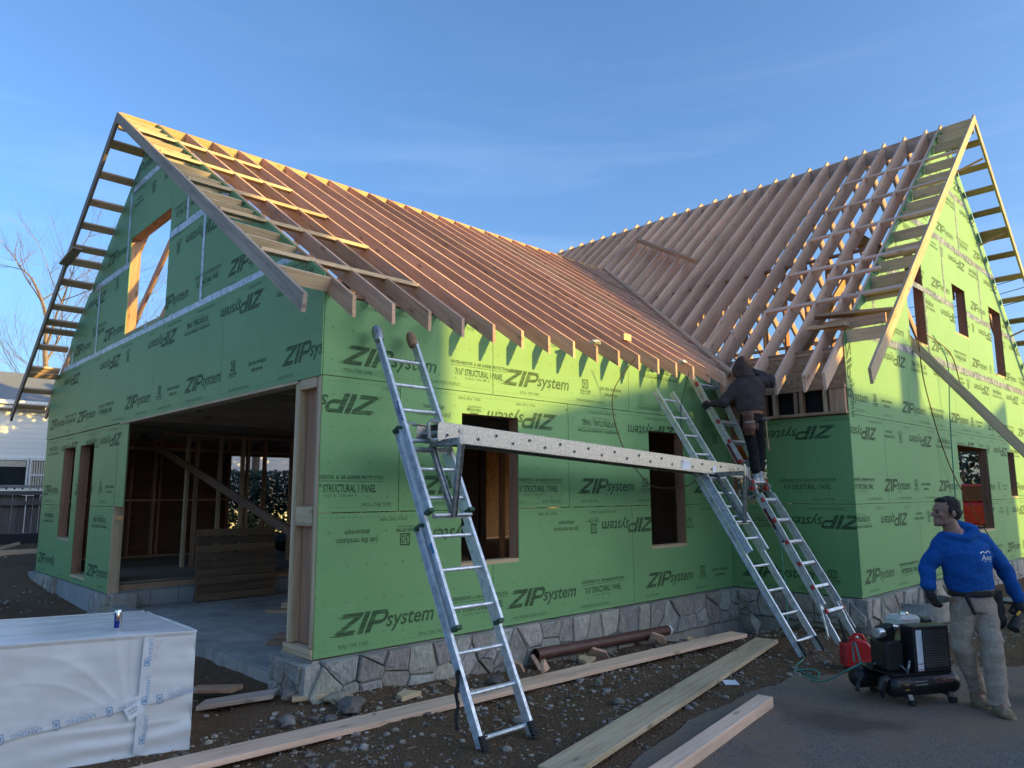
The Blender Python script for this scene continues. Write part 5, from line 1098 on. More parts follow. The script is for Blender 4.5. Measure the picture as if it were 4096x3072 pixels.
# ------------------------------------------------------------------ people
def vol(prims, voxel, name, m, parent, fr, smooth_it=4, disp=0, dsc=9, seed=0, fold=None):
    """union of lofted and ellipsoidal volumes turned into one continuous skin"""
    mb = MB()
    for p in prims:
        if p[0] == 'c':   # tapered limb
            a, b, ra, rb = V(p[1]), V(p[2]), p[3], p[4]; ax = b - a; L_ = ax.length; pr = []
            for i in range(5): t = pi / 2 * i / 4; pr.append((ra * sin(t), -ra * cos(t)))
            for i in range(5): t = pi / 2 * i / 4; pr.append((rb * cos(t), L_ + rb * sin(t)))
            s = MB(); s.lathe(pr, a, ax, 14); k = len(mb.v); mb.v += s.v; mb.f += [tuple(i + k for i in f) for f in s.f]
        elif p[0] == 'e':
            bm = bmesh.new(); bmesh.ops.create_uvsphere(bm, u_segments=16, v_segments=10, radius=1); k = len(mb.v); rt = Matrix.Rotation(p[3] if len(p) > 3 else 0, 3, 'Y')
            for v in bm.verts: mb.v.append(V(p[1]) + rt @ V((v.co.x * p[2][0], v.co.y * p[2][1], v.co.z * p[2][2])))
            mb.f += [tuple(k + v.index for v in f.verts) for f in bm.faces]; bm.free()
        elif p[0] == 'l':  # loft of ellipses (centre, rx, ry)
            k = len(mb.v); n = 18; R_ = p[1]
            for c, rx, ry in R_: mb.v += [V(c) + V((rx * cos(2 * pi * j / n), ry * sin(2 * pi * j / n), 0)) for j in range(n)]
            for q in range(len(R_) - 1): mb.f += [(k + q * n + j, k + q * n + (j + 1) % n, k + (q + 1) * n + (j + 1) % n, k + (q + 1) * n + j) for j in range(n)]
            mb.f.append(tuple(k + j for j in range(n))); mb.f.append(tuple(k + (len(R_) - 1) * n + j for j in range(n)))
    me = bpy.data.meshes.new('tmp'); me.from_pydata(mb.v, [], mb.f); bm = bmesh.new(); bm.from_mesh(me); bmesh.ops.remove_doubles(bm, verts=bm.verts, dist=1e-5); bmesh.ops.recalc_face_normals(bm, faces=bm.faces); bm.to_mesh(me); bm.free()
    ob = bpy.data.objects.new('tmp', me); COL.objects.link(ob); md = ob.modifiers.new('r', 'REMESH'); md.mode = 'VOXEL'; md.voxel_size = voxel; s2 = ob.modifiers.new('s', 'SMOOTH'); s2.iterations = smooth_it; s2.factor = .6
    dg = bpy.context.evaluated_depsgraph_get(); dg.update(); me2 = bpy.data.meshes.new_from_object(ob.evaluated_get(dg)); bpy.data.objects.remove(ob); me2.name = name
    if disp:
        nn = [v.normal.copy() for v in me2.vertices]
        for v, nrm in zip(me2.vertices, nn):
            c = v.co; d = noise.noise(V((c.x * dsc, c.y * dsc, c.z * dsc * 1.6 + seed))) + .5 * noise.noise(V((c.x * dsc * 2.3, c.y * dsc * 2.3, c.z * dsc * 4 + seed)))
            if fold: d += .8 * fold(c)
            v.co = c + nrm * d * disp
    me2.materials.clear(); me2.materials.append(m); me2.shade_smooth(); o = bpy.data.objects.new(name, me2); COL.objects.link(o); o.matrix_world = fr
    if parent: o.parent = parent; o.matrix_parent_inverse = Matrix.Identity(4); o.matrix_basis = parent.matrix_world.inverted() @ fr
    return o
Rh = V((.722, -.692, 0)); Fh = V((.692, .722, 0))
def pframe(b): return Matrix(((Rh.x, Fh.x, 0, b[0]), (Rh.y, Fh.y, 0, b[1]), (0, 0, 1, b[2]), (0, 0, 0, 1)))
def hand(w, d, side, fwd, L_=.09, curl=.5, s=1.):
    # palm, four bent fingers of different length and a thumb from the side of the palm
    w = V(w); d = V(d).normalized(); side = V(side); side = (side - side.dot(d) * d).normalized(); f = V(fwd); f = (f - f.dot(d) * d - f.dot(side) * side).normalized(); P = []
    P.append(('c', w, w + d * .045, .026, .032)); 
    for i in range(4):
        o = (i - 1.5) * .0235; base = w + d * .075 + side * o; ln = (.075, .085, .08, .062)[i] * s; m1 = base + (d * cos(curl) + f * sin(curl)) * ln * .5; m2 = m1 + (d * cos(curl * 2.3) + f * sin(curl * 2.3)) * ln * .5
        P += [('c', w + d * .03 + side * o * .8, base, .016, .0098), ('c', base, m1, .0095, .0088), ('c', m1, m2, .0088, .0078)]
    b = w + d * .02 - side * .03; t1 = b - side * .025 + d * .035 + f * .012; P += [('c', w + d * .01, b, .02, .016), ('c', b, t1, .014, .012), ('c', t1, t1 + d * .03 + f * .014, .012, .010)]
    return P
# ---- walking worker in the blue hooded sweatshirt
fm = pframe((3.98, -3.9, -.41))
HC = (-.178, 0, 1.612)
head = [('e', (-.168, 0, 1.645), (.098, .076, .098)), ('e', (-.205, 0, 1.585), (.066, .062, .082)), ('e', (-.235, 0, 1.53), (.042, .046, .034)), ('e', (-.20, 0, 1.535), (.055, .055, .035)),
        ('e', (-.262, 0, 1.640), (.014, .045, .012)), ('c', (-.262, 0, 1.625), (-.292, 0, 1.592), .010, .0135), ('e', (-.285, 0, 1.588), (.014, .020, .010)), ('e', (-.270, 0, 1.556), (.013, .026, .0075)), ('e', (-.267, 0, 1.542), (.012, .022, .008)), ('e', (-.262, 0, 1.513), (.02, .024, .018)),
        ('e', (-.245, -.045, 1.595), (.022, .018, .024)), ('e', (-.245, .045, 1.595), (.022, .018, .024)), ('e', (-.150, -.082, 1.602), (.018, .010, .032)), ('e', (-.150, .082, 1.602), (.018, .010, .032)), ('e', (-.158, -.088, 1.602), (.010, .006, .022)),
        ('c', (-.155, .0, 1.54), (-.11, 0, 1.40), .062, .066)]
handL = hand((-.382, -.03, .965), (.22, -.12, -1), (.3, -1, 0), (1, .2, 0), curl=.38); handR = hand((.372, .0, .868), (-.05, 0, -1), (.25, -1, 0), (-1, 0, .1), curl=.9)
body = head + handL + handR + [('c', (-.11, 0, 1.40), (-.03, .0, .95), .10, .12), ('c', (-.11, 0, 1.35), (-.22, 0, 1.33), .04, .04), ('c', (-.22, 0, 1.33), (-.355, .03, 1.15), .035, .035), ('c', (-.36, .03, 1.15), (-.382, -.03, .965), .036, .028),
     ('c', (-.11, 0, 1.36), (.14, 0, 1.37), .05, .05), ('c', (.14, 0, 1.37), (.30, .04, 1.15), .045, .04), ('c', (.30, .04, 1.15), (.372, 0, .868), .036, .028),
     ('c', (-.03, 0, .95), (-.11, 0, .86), .12, .09), ('c', (-.03, 0, .95), (.06, 0, .86), .12, .09), ('c', (-.11, 0, .86), (-.13, .02, .49), .075, .055), ('c', (-.13, .02, .49), (.05, .16, .12), .05, .035), ('c', (.05, .16, .12), (.03, .07, .05), .035, .03),
     ('c', (.06, 0, .86), (.05, -.10, .49), .075, .055), ('c', (.05, -.10, .49), (.06, -.10, .10), .05, .035), ('c', (.06, -.10, .1), (.03, -.22, .05), .035, .03)]
man = vol(body, .0075, 'person', M['skin'], None, fm, 3); tag(man, 'man in blue hooded sweatshirt, khaki trousers and black gloves striding past the compressor', 'person')
fold = lambda c: math.sin(c.z * 46 + 3.5 * noise.noise(V((c.x * 5, c.y * 5, 2))) * 2) * (1 if (abs(c.x + .04) > .24 and c.z < 1.2) else .18) * .55
hood = [('l', [((-.02, .0, .915), .165, .12), ((-.02, 0, .95), .185, .135), ((-.03, -.005, 1.02), .192, .145), ((-.045, -.01, 1.15), .202, .15), ((-.055, -.01, 1.27), .215, .15), ((-.06, 0, 1.36), .215, .125), ((-.075, .01, 1.42), .15, .10), ((-.10, .01, 1.455), .085, .085)]),
        ('c', (-.215, 0, 1.345), (-.355, .03, 1.16), .092, .068), ('c', (-.355, .03, 1.16), (-.385, -.02, 1.01), .067, .058), ('e', (-.385, -.02, 1.0), (.058, .055, .03)),
        ('c', (.11, 0, 1.355), (.295, .04, 1.155), .085, .07), ('c', (.295, .04, 1.155), (.372, .0, .91), .069, .052), ('e', (.37, 0, .915), (.05, .05, .025)),
        ('e', (-.19, 0, 1.39), (.09, .085, .06)), ('e', (.08, 0, 1.39), (.10, .085, .06)), ('e', (-.02, .07, 1.435), (.15, .09, .075)), ('e', (.01, .04, 1.47), (.10, .09, .06)), ('c', (-.21, -.055, 1.42), (-.08, -.10, 1.39), .032, .036), ('c', (-.08, -.10, 1.39), (.02, -.06, 1.45), .036, .045), ('c', (.02, -.06, 1.45), (-.02, .08, 1.50), .045, .045), ('c', (-.21, -.055, 1.42), (-.2, .06, 1.42), .03, .03)]
vol(hood, .009, 'hooded_sweatshirt', M['hoodie'], man, fm, 5, .009, 7, 1, fold)
tro = [('l', [((-.02, 0, .80), .165, .12), ((-.02, 0, .88), .168, .125), ((-.02, 0, .965), .16, .12)]), ('c', (-.105, .0, .84), (-.13, .02, .52), .098, .08), ('c', (-.13, .02, .52), (.045, .15, .16), .08, .070),
       ('c', (.07, 0, .84), (.055, -.10, .50), .10, .082), ('c', (.05, -.10, .50), (.06, -.10, .12), .082, .076), ('e', (.06, -.10, .085), (.084, .084, .03)), ('e', (.05, .16, .13), (.078, .078, .03))]
fold2 = lambda c: math.sin(c.z * 34 + c.x * 14 + 5 * noise.noise(V((c.x * 6, c.y * 6, 4)))) * (.45 if c.z < .3 or abs(c.z - .5) < .08 else .2)
vol(tro, .009, 'trousers', M['khaki'], man, fm, 4, .008, 9, 3, fold2)
for a, t in (((.06, -.10, .05), (.03, -.23, .0)), ((.05, .16, .10), (.03, .06, .03))):
    vol([('e', (a[0], a[1], .075), (.06, .062, .075)), ('e', ((a[0] + t[0]) / 2, (a[1] + t[1]) / 2, .045), (.056, .09, .045)), ('e', (t[0], t[1], .04), (.054, .06, .04)), ('l', [((a[0] - .005, (a[1] + t[1]) / 2, -.005), .052, .13), ((a[0] - .005, (a[1] + t[1]) / 2, .022), .056, .135)])], .007, 'work_boot', M['bootl'], man, fm, 2, .002, 30, 2)
g = hand((-.382, -.03, .965), (.22, -.12, -1), (.3, -1, 0), (1, .2, 0), curl=.38, s=1.02)
def grow(P, k): return [(p[0], p[1], p[2], p[3] + k, p[4] + k) for p in P]
vol(grow(g, .0018) + [('c', (-.385, -.02, .99), (-.38, -.03, .955), .036, .036)], .004, 'glove', M['blackglove'], man, fm, 1)
vol(grow(hand((.372, .0, .868), (-.05, 0, -1), (.25, -1, 0), (-1, 0, .1), curl=.9), .0018) + [('c', (.372, 0, .90), (.372, 0, .86), .038, .038)], .004, 'glove', M['blackglove'], man, fm, 1)
vol([('e', (-.140, 0, 1.670), (.094, .082, .084)), ('e', (-.110, 0, 1.615), (.064, .0775, .078)), ('e', (-.195, 0, 1.712), (.056, .062, .032)), ('e', (-.165, -.045, 1.64), (.035, .042, .05)), ('e', (-.165, .045, 1.64), (.035, .042, .05))], .006, 'hair', M['hair'], man, fm, 2, .005, 60, 5)
for s in (-1, 1): vol([('c', (-.268, .018 * s, 1.632), (-.262, .046 * s, 1.636), .004, .003)], .0025, 'eyebrow', M['hair'], man, fm, 1); vol([('e', (-.2585, .031 * s, 1.615), (.011, .013, .009))], .003, 'eye', M['blackr'], man, fm, 1)
vol([('l', [((-.02, -.002, .925), .185, .138), ((-.02, -.002, .985), .187, .14)])], .008, 'tool_belt', M['leather' if 0 else 'blackm'], man, fm, 2)
vol([('l', [((.17, .07, .66), .05, .07), ((.20, .07, .78), .08, .09), ((.19, .06, .96), .07, .08)]), ('e', (.20, .02, .72), (.07, .05, .08))], .010, 'belt_pouch', M['fabric'], man, fm, 3, .006, 12, 2)
vol([('c', (-.14, -.135, .93), (-.10, -.15, .80), .018, .014)], .006, 'belt_strap', M['fabric'], man, fm, 1)
kn = thing('hand_tool', 'black tool with a yellow handle held in the lowered gloved hand of the striding man', 'hand tool', fm @ V((.33, -.02, .76))); mb = MB(); mb.tube([fm @ V((.35, -.03, .78)), fm @ V((.25, -.08, .66))], [.03, .05], 8); mb.build('tool_body', M['blackr'], kn, smooth=True, bevel=.004)
mb = MB(); mb.tube([fm @ V((.335, -.06, .80)), fm @ V((.30, -.07, .772))], .010, 8); mb.build('tool_handle', M['yellow'], kn, smooth=True)
# chest lettering, lifted off the sweatshirt
mb = MB()
chest = scaled(txt('Ans', .115, .045, 0, 0, .15, .004), 1, 1, 0, 0) + quad((0, .062), (.03, .075), (.032, .068), (.002, .054)) + quad((.03, .075), (.055, .06), (.055, .054), (.03, .067)) + quad((.055, .06), (.085, .078), (.087, .071), (.055, .054)) + quad((.085, .078), (.115, .062), (.112, .056), (.085, .071)) + quad((.03, -.012), (.12, -.012), (.12, -.009), (.03, -.009))
dgx = bpy.context.evaluated_depsgraph_get(); sw = [c for c in man.children if c.name.startswith('hooded')][0]; dgx.update()
inv = fm.inverted()
for t in chest:
    pts = []
    for x, y in t:
        X = -.005 + x; Z = 1.225 + y; hit_, loc, nrm, _ = sw.ray_cast(V((X, -.6, Z)), V((0, 1, 0)), distance=1.5)
        pts.append(fm @ ((loc if hit_ else V((X, -.165, Z))) + V((0, -.0025, 0))))
    mb.face(pts)
mb.build('chest_lettering', M['white'], sw, fm)
# ---- hooded worker on the articulated ladder
fq = pframe((6.02, -.93, 1.505))
pl = [('c', (-.56, .08, 1.08), (-.52, .08, 1.08), .03, .03)]
b2 = [('e', (-.12, .02, 1.60), (.085, .095, .115)), ('e', (-.13, .10, 1.57), (.03, .03, .03)), ('c', (-.10, .01, 1.52), (-.06, 0, 1.35), .06, .08), ('c', (-.06, 0, 1.35), (-.04, 0, .95), .13, .12), ('c', (-.06, 0, 1.33), (-.22, .02, 1.31), .06, .05), ('c', (-.22, .02, 1.31), (-.40, .05, 1.09), .045, .04), ('c', (-.40, .05, 1.09), (-.56, .10, 1.085), .036, .028),
      ('c', (-.06, 0, 1.36), (.12, .02, 1.39), .06, .05), ('c', (.12, .02, 1.39), (.26, .04, 1.41), .045, .04), ('c', (.26, .04, 1.41), (.03, .12, 1.56), .036, .028), ('c', (-.04, 0, .95), (-.10, 0, .82), .11, .085), ('c', (-.04, 0, .95), (.03, .02, .82), .11, .085), ('c', (-.10, 0, .82), (-.03, .02, .46), .07, .05), ('c', (-.03, .02, .46), (-.02, 0, .10), .045, .033),
      ('c', (.03, .02, .82), (.08, .05, .46), .07, .05), ('c', (.08, .05, .46), (.06, .06, .12), .045, .033), ('c', (-.02, 0, .10), (-.05, .08, .04), .035, .03), ('c', (.06, .06, .12), (.03, .14, .04), .035, .03)]
b2 += hand((-.56, .10, 1.085), (-1, .25, -.05), (0, .2, 1), (0, 1, 0), curl=.8) + hand((.03, .12, 1.56), (-1, .3, .35), (.2, .2, 1), (0, 1, 0), curl=.6)
man2 = vol(b2, .0085, 'person', M['skin'], None, fq, 3); tag(man2, 'worker in dark hooded jacket seen from behind, standing on the articulated ladder', 'person')
fold3 = lambda c: math.sin(c.z * 40 + c.x * 25 + 6 * noise.noise(V((c.x * 5, c.y * 5, 9)))) * (.8 if abs(c.x + .05) > .2 else .25)
jk = [('l', [((-.045, 0, .955), .165, .13), ((-.045, 0, .99), .19, .15), ((-.05, 0, 1.08), .20, .16), ((-.055, 0, 1.2), .21, .165), ((-.055, .0, 1.33), .215, .15), ((-.07, .0, 1.42), .16, .12), ((-.09, 0, 1.47), .09, .09)]), ('c', (-.2, .02, 1.29), (-.395, .05, 1.10), .10, .082), ('c', (-.395, .05, 1.10), (-.53, .09, 1.085), .078, .05),
      ('c', (.10, .02, 1.36), (.245, .04, 1.41), .10, .085), ('c', (.245, .04, 1.41), (.06, .12, 1.54), .082, .055), ('e', (.25, .04, 1.38), (.075, .08, .09))]
vol(jk, .010, 'jacket', M['jacket'], man2, fq, 5, .010, 7, 4, fold3)
vol([('e', (-.115, .0, 1.60), (.118, .135, .14)), ('e', (-.14, .05, 1.55), (.115, .10, .12)), ('c', (-.11, -.02, 1.5), (-.08, -.01, 1.44), .11, .12)], .009, 'hood', M['jacket'], man2, fq, 5, .006, 10, 6)
vol([('l', [((-.04, 0, .82), .155, .125), ((-.04, 0, .96), .155, .125)]), ('c', (-.11, 0, .82), (-.035, .02, .46), .092, .072), ('c', (-.035, .02, .46), (-.02, .0, .17), .072, .062), ('c', (.03, .02, .82), (.08, .05, .46), .092, .072), ('c', (.08, .05, .46), (.06, .06, .19), .072, .062), ('e', (-.02, 0, .18), (.072, .07, .03)), ('e', (.06, .06, .2), (.07, .07, .03))], .009, 'trousers', M['blackjean'], man2, fq, 4, .008, 10, 7, fold2)
for (x, y) in ((-.02, 0), (.055, .06)):
    vol([('c', (x, y, .05), (x, y, .16), .040, .045)], .008, 'sock', M['sock'], man2, fq, 2)
    vol([('e', (x, y + .02, .045), (.05, .075, .042)), ('e', (x - .05, y + .08, .035), (.052, .06, .034)), ('l', [((x - .025, y + .04, -.002), .075, .11), ((x - .025, y + .04, .02), .077, .112)])], .007, 'shoe', M['shoe'], man2, fq, 2)
vol(grow(hand((-.56, .10, 1.085), (-1, .25, -.05), (0, .2, 1), (0, 1, 0), curl=.8), .0018), .006, 'glove', M['blackglove'], man2, fq, 1)
vol([('l', [((-.045, 0, .925), .165, .138), ((-.045, 0, .975), .167, .14)])], .008, 'tool_belt', M['leatherl'], man2, fq, 2)
pf = fq; po = vol([('l', [((-.13, -.16, .63), .06, .04), ((-.13, -.17, .72), .085, .055), ((-.13, -.165, .80), .082, .05), ((-.13, -.15, .81), .07, .03)]), ('l', [((-.13, -.15, .80), .07, .035), ((-.13, -.155, .90), .08, .045), ((-.13, -.145, .96), .065, .03)]), ('e', (-.02, -.15, .75), (.025, .03, .06))], .008, 'belt_pouch', M['leather'], man2, fq, 2, .003, 20, 1)
mb = MB(); mb.beam((-.20, -.215, .80), (-.05, -.21, .815), .006, .012); mb.v = [fq @ p for p in mb.v]; mb.build('pouch_chisel', M['steel'], po)
hm = thing('claw_hammer', 'claw hammer with a long wooden handle hanging from the belt of the hooded worker', 'hammer', fq @ V((.14, -.05, .86))); mb = MB(); mb.tube([fq @ V((.135, -.06, .84)), fq @ V((.14, -.06, .62)), fq @ V((.15, -.06, .44))], [.012, .013, .016], 8); mb.build('hammer_handle', M['fir'], hm, smooth=True)
mb = MB(); mb.tube([fq @ V((.185, -.07, .85)), fq @ V((.15, -.06, .86)), fq @ V((.12, -.055, .86)), fq @ V((.085, -.05, .835))], [.014, .013, .010, .004], 8); mb.build('hammer_head', M['steel'], hm, smooth=True)
# ------------------------------------------------------------------ behind and around the site
def tubes_tree(name, base, height, spread, seed, lab, twig=5, first=.3, lean=(0, 0), r0=.25, mt='bark', depth=5, group=None):
    R = random.Random(seed); root = thing(name, lab, 'tree', base, group); tr = MB(); cr = MB()
    def grow_(mbt, p, d, L_, r, lv):
        n = 3; pts = [p]; q = p; dd = d.copy()
        for i in range(n): dd = (dd + V((R.uniform(-.16, .16), R.uniform(-.16, .16), R.uniform(-.03, .12)))).normalized(); q = q + dd * L_ / n; pts.append(q)
        mbt.tube(pts, [r * (1 - .45 * i / n) for i in range(n + 1)], 7 if lv == 0 else (5 if lv < 3 else 3), cap=False)
        if lv >= depth: return
        k = R.choice((3, 4)) if lv < 4 else R.choice((2, 3, 4))
        for j in range(k):
            t = R.uniform(.35, 1) if j else 1.; i = min(n - 1, int(t * n)); s = pts[i] + (pts[i + 1] - pts[i]) * (t * n - i if t < 1 else 1)
            a = R.uniform(0, 2 * pi); el = R.uniform(.35, .95) if j else R.uniform(.0, .35); side = dd.orthogonal().normalized(); side.rotate(Matrix.Rotation(a, 3, dd)); nd = (dd * cos(el) + side * sin(el) * spread).normalized()
            if nd.z < -.1: nd.z *= -.3
            grow_(cr, s, nd, L_ * R.uniform(.58, .82) * (1.1 if lv == 0 else 1), r * (.62 if not j else .42), lv + 1)
    b = V(base); grow_(tr, b, V((lean[0], lean[1], 1)).normalized(), height * first, r0, 0)
    tr.build('trunk', M[mt], root, Matrix.Translation(b), smooth=True); cr.build('bare_branches', M[mt], root, Matrix.Translation(b), smooth=True)
tubes_tree('bare_tree', (4.0, 36, -.3), 15.2, 1.0, 5, 'tall bare deciduous tree rising behind the white neighbour house', first=.40, lean=(.10, 0), r0=.27, depth=7)
tubes_tree('bare_tree', (.5, 39, -.3), 13.2, 1.15, 11, 'wide bare tree left of the tall one, behind the roof of the white neighbour house', first=.34, lean=(-.1, 0), r0=.17, depth=7)
tubes_tree('bare_tree', (7.4, 40, -.3), 13.8, .95, 17, 'slimmer bare tree seen through the gable window opening', first=.36, r0=.17, depth=7)
# neighbour house
nh = thing('neighbour_house', 'white clapboard house with grey shingle roof behind the fence at the left', 'house', (0, 28, -.3))
s = MB(); s.box((-14, 28, -.5), (22, 35, 5.05)); s.build('house_wall', M['siding'], nh)
s = MB(); s.prism([(-14.4, 27.5, 5.0), (-14.4, 32.2, 6.75), (-14.4, 36, 5.2), (-14.4, 36, 5.1), (-14.4, 32.2, 6.6), (-14.4, 27.5, 4.9)], (37, 0, 0)); s.build('house_roof', M['roofn'], nh)
s = MB(); s.box((-14.4, 27.38, 4.86), (22.5, 27.5, 5.02)); s.box((-14.4, 27.52, 4.72), (22.5, 27.99, 4.84)); s.build('gutter', M['white'], nh)
def nwin(x0, x1, z0, z1, bars=False):
    s = MB(); 
    for a, b, c, d in ((x0 - .09, x1 + .09, z0 - .1, z0), (x0 - .09, x1 + .09, z1, z1 + .1), (x0 - .09, x0, z0, z1), (x1, x1 + .09, z0, z1)): s.box((a, 27.93, c), (b, 28.02, d))
    if bars: s.box((x0, 27.94, (z0 + z1) / 2 - .03), (x1, 28.0, (z0 + z1) / 2 + .03))
    w = s.build('window', M['white'], nh); s = MB(); s.box((x0, 27.985, z0), (x1, 27.995, z1)); s.build('pane', M['glass'], w)
    s = MB()
    if bars:
        for k in range(6): xx = x0 + (x1 - x0) * (k + .5) / 6; s.box((xx - .03, 27.978, z0 + .02), (xx + .03, 27.982, z1 - .02))
    else: s.box((x0 + .02, 27.978, z1 - .25), (x1 - .02, 27.982, z1 - .01))
    s.build('curtain', M['curtain'], w)
nwin(.3, 2.85, 1.62, 2.75); nwin(3.0, 3.5, 1.62, 2.75, True); nwin(3.75, 4.6, 3.6, 4.8, False)
# wooden fence, silt fabric and boards at the left
fn = thing('board_fence', 'weathered grey board fence in front of the white neighbour house', 'fence', (-1, 16, 0))
R = random.Random(2); x = -6; s = MB(); i = 0
while x < 3.2:
    w = .135; h = 1.40 + R.uniform(-.02, .02); s.box((x, 16 + (.02 if i % 2 else 0), .05), (x + w, 16.02 + (.02 if i % 2 else 0), h)); x += w + R.uniform(.004, .02); i += 1
s.build('fence_boards', M['fencew'], fn, frame_of((0, 16, 0), (0, 0, 1), (0, -1, 0)))
for z in (.42, 1.2, 1.45): board('fence_rail', (-6, 15.93, z), (3.2, 15.93, z), .05, .1, M['fencew'], fn)
for x in (-5, -2.2, .6, 3.1): board('fence_post', (x, 16.1, 0), (x, 16.1, 1.45), .1, .1, M['fencew'], fn)
pf = thing('picket_fence', 'low white slatted fence with a dark cap just behind the grey board fence', 'fence', (0, 20, 0)); s = MB()
for k in range(50): s.box((-6 + .2 * k, 20, .1), (-6 + .2 * k + .15, 20.03, 1.62))
s.build('pickets', M['siding'], pf); board('cap_rail', (-6, 20, 1.66), (4, 20, 1.66), .1, .07, M['roofn'], pf)
mb = MB(); n = 60
for i in range(n):
    x0 = -6 + 9.2 * i / n; x1 = -6 + 9.2 * (i + 1) / n; f = lambda x: .05 * noise.noise(V((x * 2, 1, 1))); mb.face([(x0, 15.6 + f(x0), .0), (x1, 15.6 + f(x1), .0), (x1, 15.72 + f(x1 + 3), .46 + f(x1 + 9)), (x0, 15.72 + f(x0 + 3), .46 + f(x0 + 9))])
tag(mb.build('silt_fence', M['fabric'], smooth=True), 'black silt fabric along the foot of the grey board fence', 'silt fence')
tag(board('loose_board', (-3, 12.6, .16), (1.6, 13.2, .14), .05, .2, M['firpink'], None, (0, 0, 1)), 'long pinkish board lying on the stones left of the garage', 'board')
tag(board('loose_board', (-.3, 13.6, .2), (.3, 13.7, .34), .05, .06, M['spf'], None, (0, 0, 1)), 'short light stick on the ground in front of the silt fabric', 'board')
# hedge seen through the garage
R = random.Random(31); hb = MB()
for i in range(17000):
    x = R.uniform(3.6, 8.5); z = R.uniform(-.2, 2.05); y = 14 + R.uniform(-.5, .5) * (1 if z < 1.8 else .8)
    if noise.noise(V((x * 1.6, y * 1.6, z * 1.6))) < -.34 and z < 1.0: continue
    a = V((R.gauss(0, 1), R.gauss(0, 1), R.gauss(0, 1))).normalized() * R.uniform(.045, .09); b = a.orthogonal().normalized() * R.uniform(.022, .042); c = V((x, y, z)); hb.face([c - a, c + b, c + a, c - b])
hd_ = thing('hedge', 'dense dark evergreen hedge seen through the far opening of the garage', 'hedge', (6, 14, -.3)); hb.build('foliage', M['leaf'], hd_)
mb = MB()
for i in range(40): x = R.uniform(3.7, 9.4); mb.tube([(x, 14 + R.uniform(-.3, .3), -.4), (x + R.uniform(-.2, .2), 14, .8), (x + R.uniform(-.4, .4), 14 + R.uniform(-.3, .3), 1.7)], [.02, .014, .005], 4, cap=False)
mb.build('stems', M['bark'], hd_)
yb = thing('autumn_shrub', 'small shrub with yellow leaves in front of the dark hedge, behind the pallet', 'shrub', (5.0, 11.8, -.2)); mb = MB()
for i in range(260):
    c = V((5.3 + R.gauss(0, .22), 12.2 + R.gauss(0, .15), .62 + R.gauss(0, .17))); a = V((R.gauss(0, 1), R.gauss(0, 1), R.gauss(0, .5))).normalized() * .06; b = a.orthogonal().normalized() * .022; mb.face([c - a, c + b, c + a, c - b])
mb.build('leaves', M['leafy'], yb); mb = MB()
for i in range(7): mb.tube([(5.2, 12.2, -.4), (5.2 + R.uniform(-.3, .3), 12.2, .7)], .01, 4, cap=False)
mb.build('stems', M['bark'], yb)
mb = MB(); R = random.Random(6); rock(mb, (4.5, 9.6, .33), .27, R, (.03, .03, .03), .7, 3); tag(mb.build('rubbish_bag', M['fabric'], smooth=True, sharp=60), 'shiny black rubbish bag on the raised floor behind the pallet', 'bag')
mb = MB(); rock(mb, (5.35, 10.9, .35), .16, R, (.8, .8, .8), 1.4, 3); tag(mb.build('plastic_bag', M['whitewrap'], smooth=True), 'white plastic bag outside the far garage opening', 'bag')
# red pickup seen through the gable window
cr = thing('red_pickup', 'red pickup truck parked beyond the house, seen through the lower gable window', 'pickup truck', (25, 5, -.3))
s = MB(); s.prism([(24.2, 1.8, .3), (24.2, 7.2, .3), (24.2, 7.25, .95), (24.2, 5.8, 1.02), (24.2, 1.8, 1.02)], (1.8, 0, 0)); s.build('body', M['carred'], cr, bevel=.06, smooth=True)
s = MB(); s.prism([(24.35, 3.0, 1.02), (24.35, 5.7, 1.02), (24.35, 5.1, 1.62), (24.35, 3.2, 1.62)], (1.5, 0, 0)); s.build('cab', M['carred'], cr, bevel=.05, smooth=True)
s = MB(); s.prism([(24.33, 3.2, 1.08), (24.33, 5.45, 1.08), (24.33, 5.0, 1.55), (24.33, 3.35, 1.55)], (.02, 0, 0)); s.build('side_window', M['glass'], cr)
s = MB(); s.box((24.18, 1.9, .72), (24.2, 7.1, .76)); s.build('trim_strip', M['redp'], cr)
for y in (2.7, 6.2):
    s = MB(); s.lathe([(0, 0), (.22, 0), (.36, .02), (.38, .1), (.36, .22), (0, .24)], (24.15, y, .08), (1, 0, 0), 24); w = s.build('wheel', M['blackr'], cr, smooth=True); s = MB(); s.lathe([(0, -.01), (.2, -.01), (.2, .0), (0, .0)], (24.15, y, .08), (1, 0, 0), 20); s.build('hub', M['tin'], w)
for o in [cr] + list(cr.children): pass
cr.location.y = 1.6
tree_ = MB(); R = random.Random(5)
for i in range(5000):
    c = V((31 + R.uniform(-1.5, 1.5), R.uniform(-8, 14), R.uniform(-.3, 4.2))); a = V((R.gauss(0, 1), R.gauss(0, 1), R.gauss(0, 1))).normalized() * R.uniform(.15, .3); b = a.orthogonal().normalized() * .12; tree_.face([c - a, c + b, c + a, c - b])
hx = thing('hedge', 'dark tangled shrubs beyond the red pickup', 'hedge', (31, 3, -.4)); tree_.build('foliage', M['leaf'], hx)
tree_ = MB(); [tree_.tube([(31, y, -.5), (31 + R.uniform(-.4, .4), y + .2, 3.2)], .05, 4, cap=False) for y in range(-7, 14)]; tree_.build('stems', M['bark'], hx)
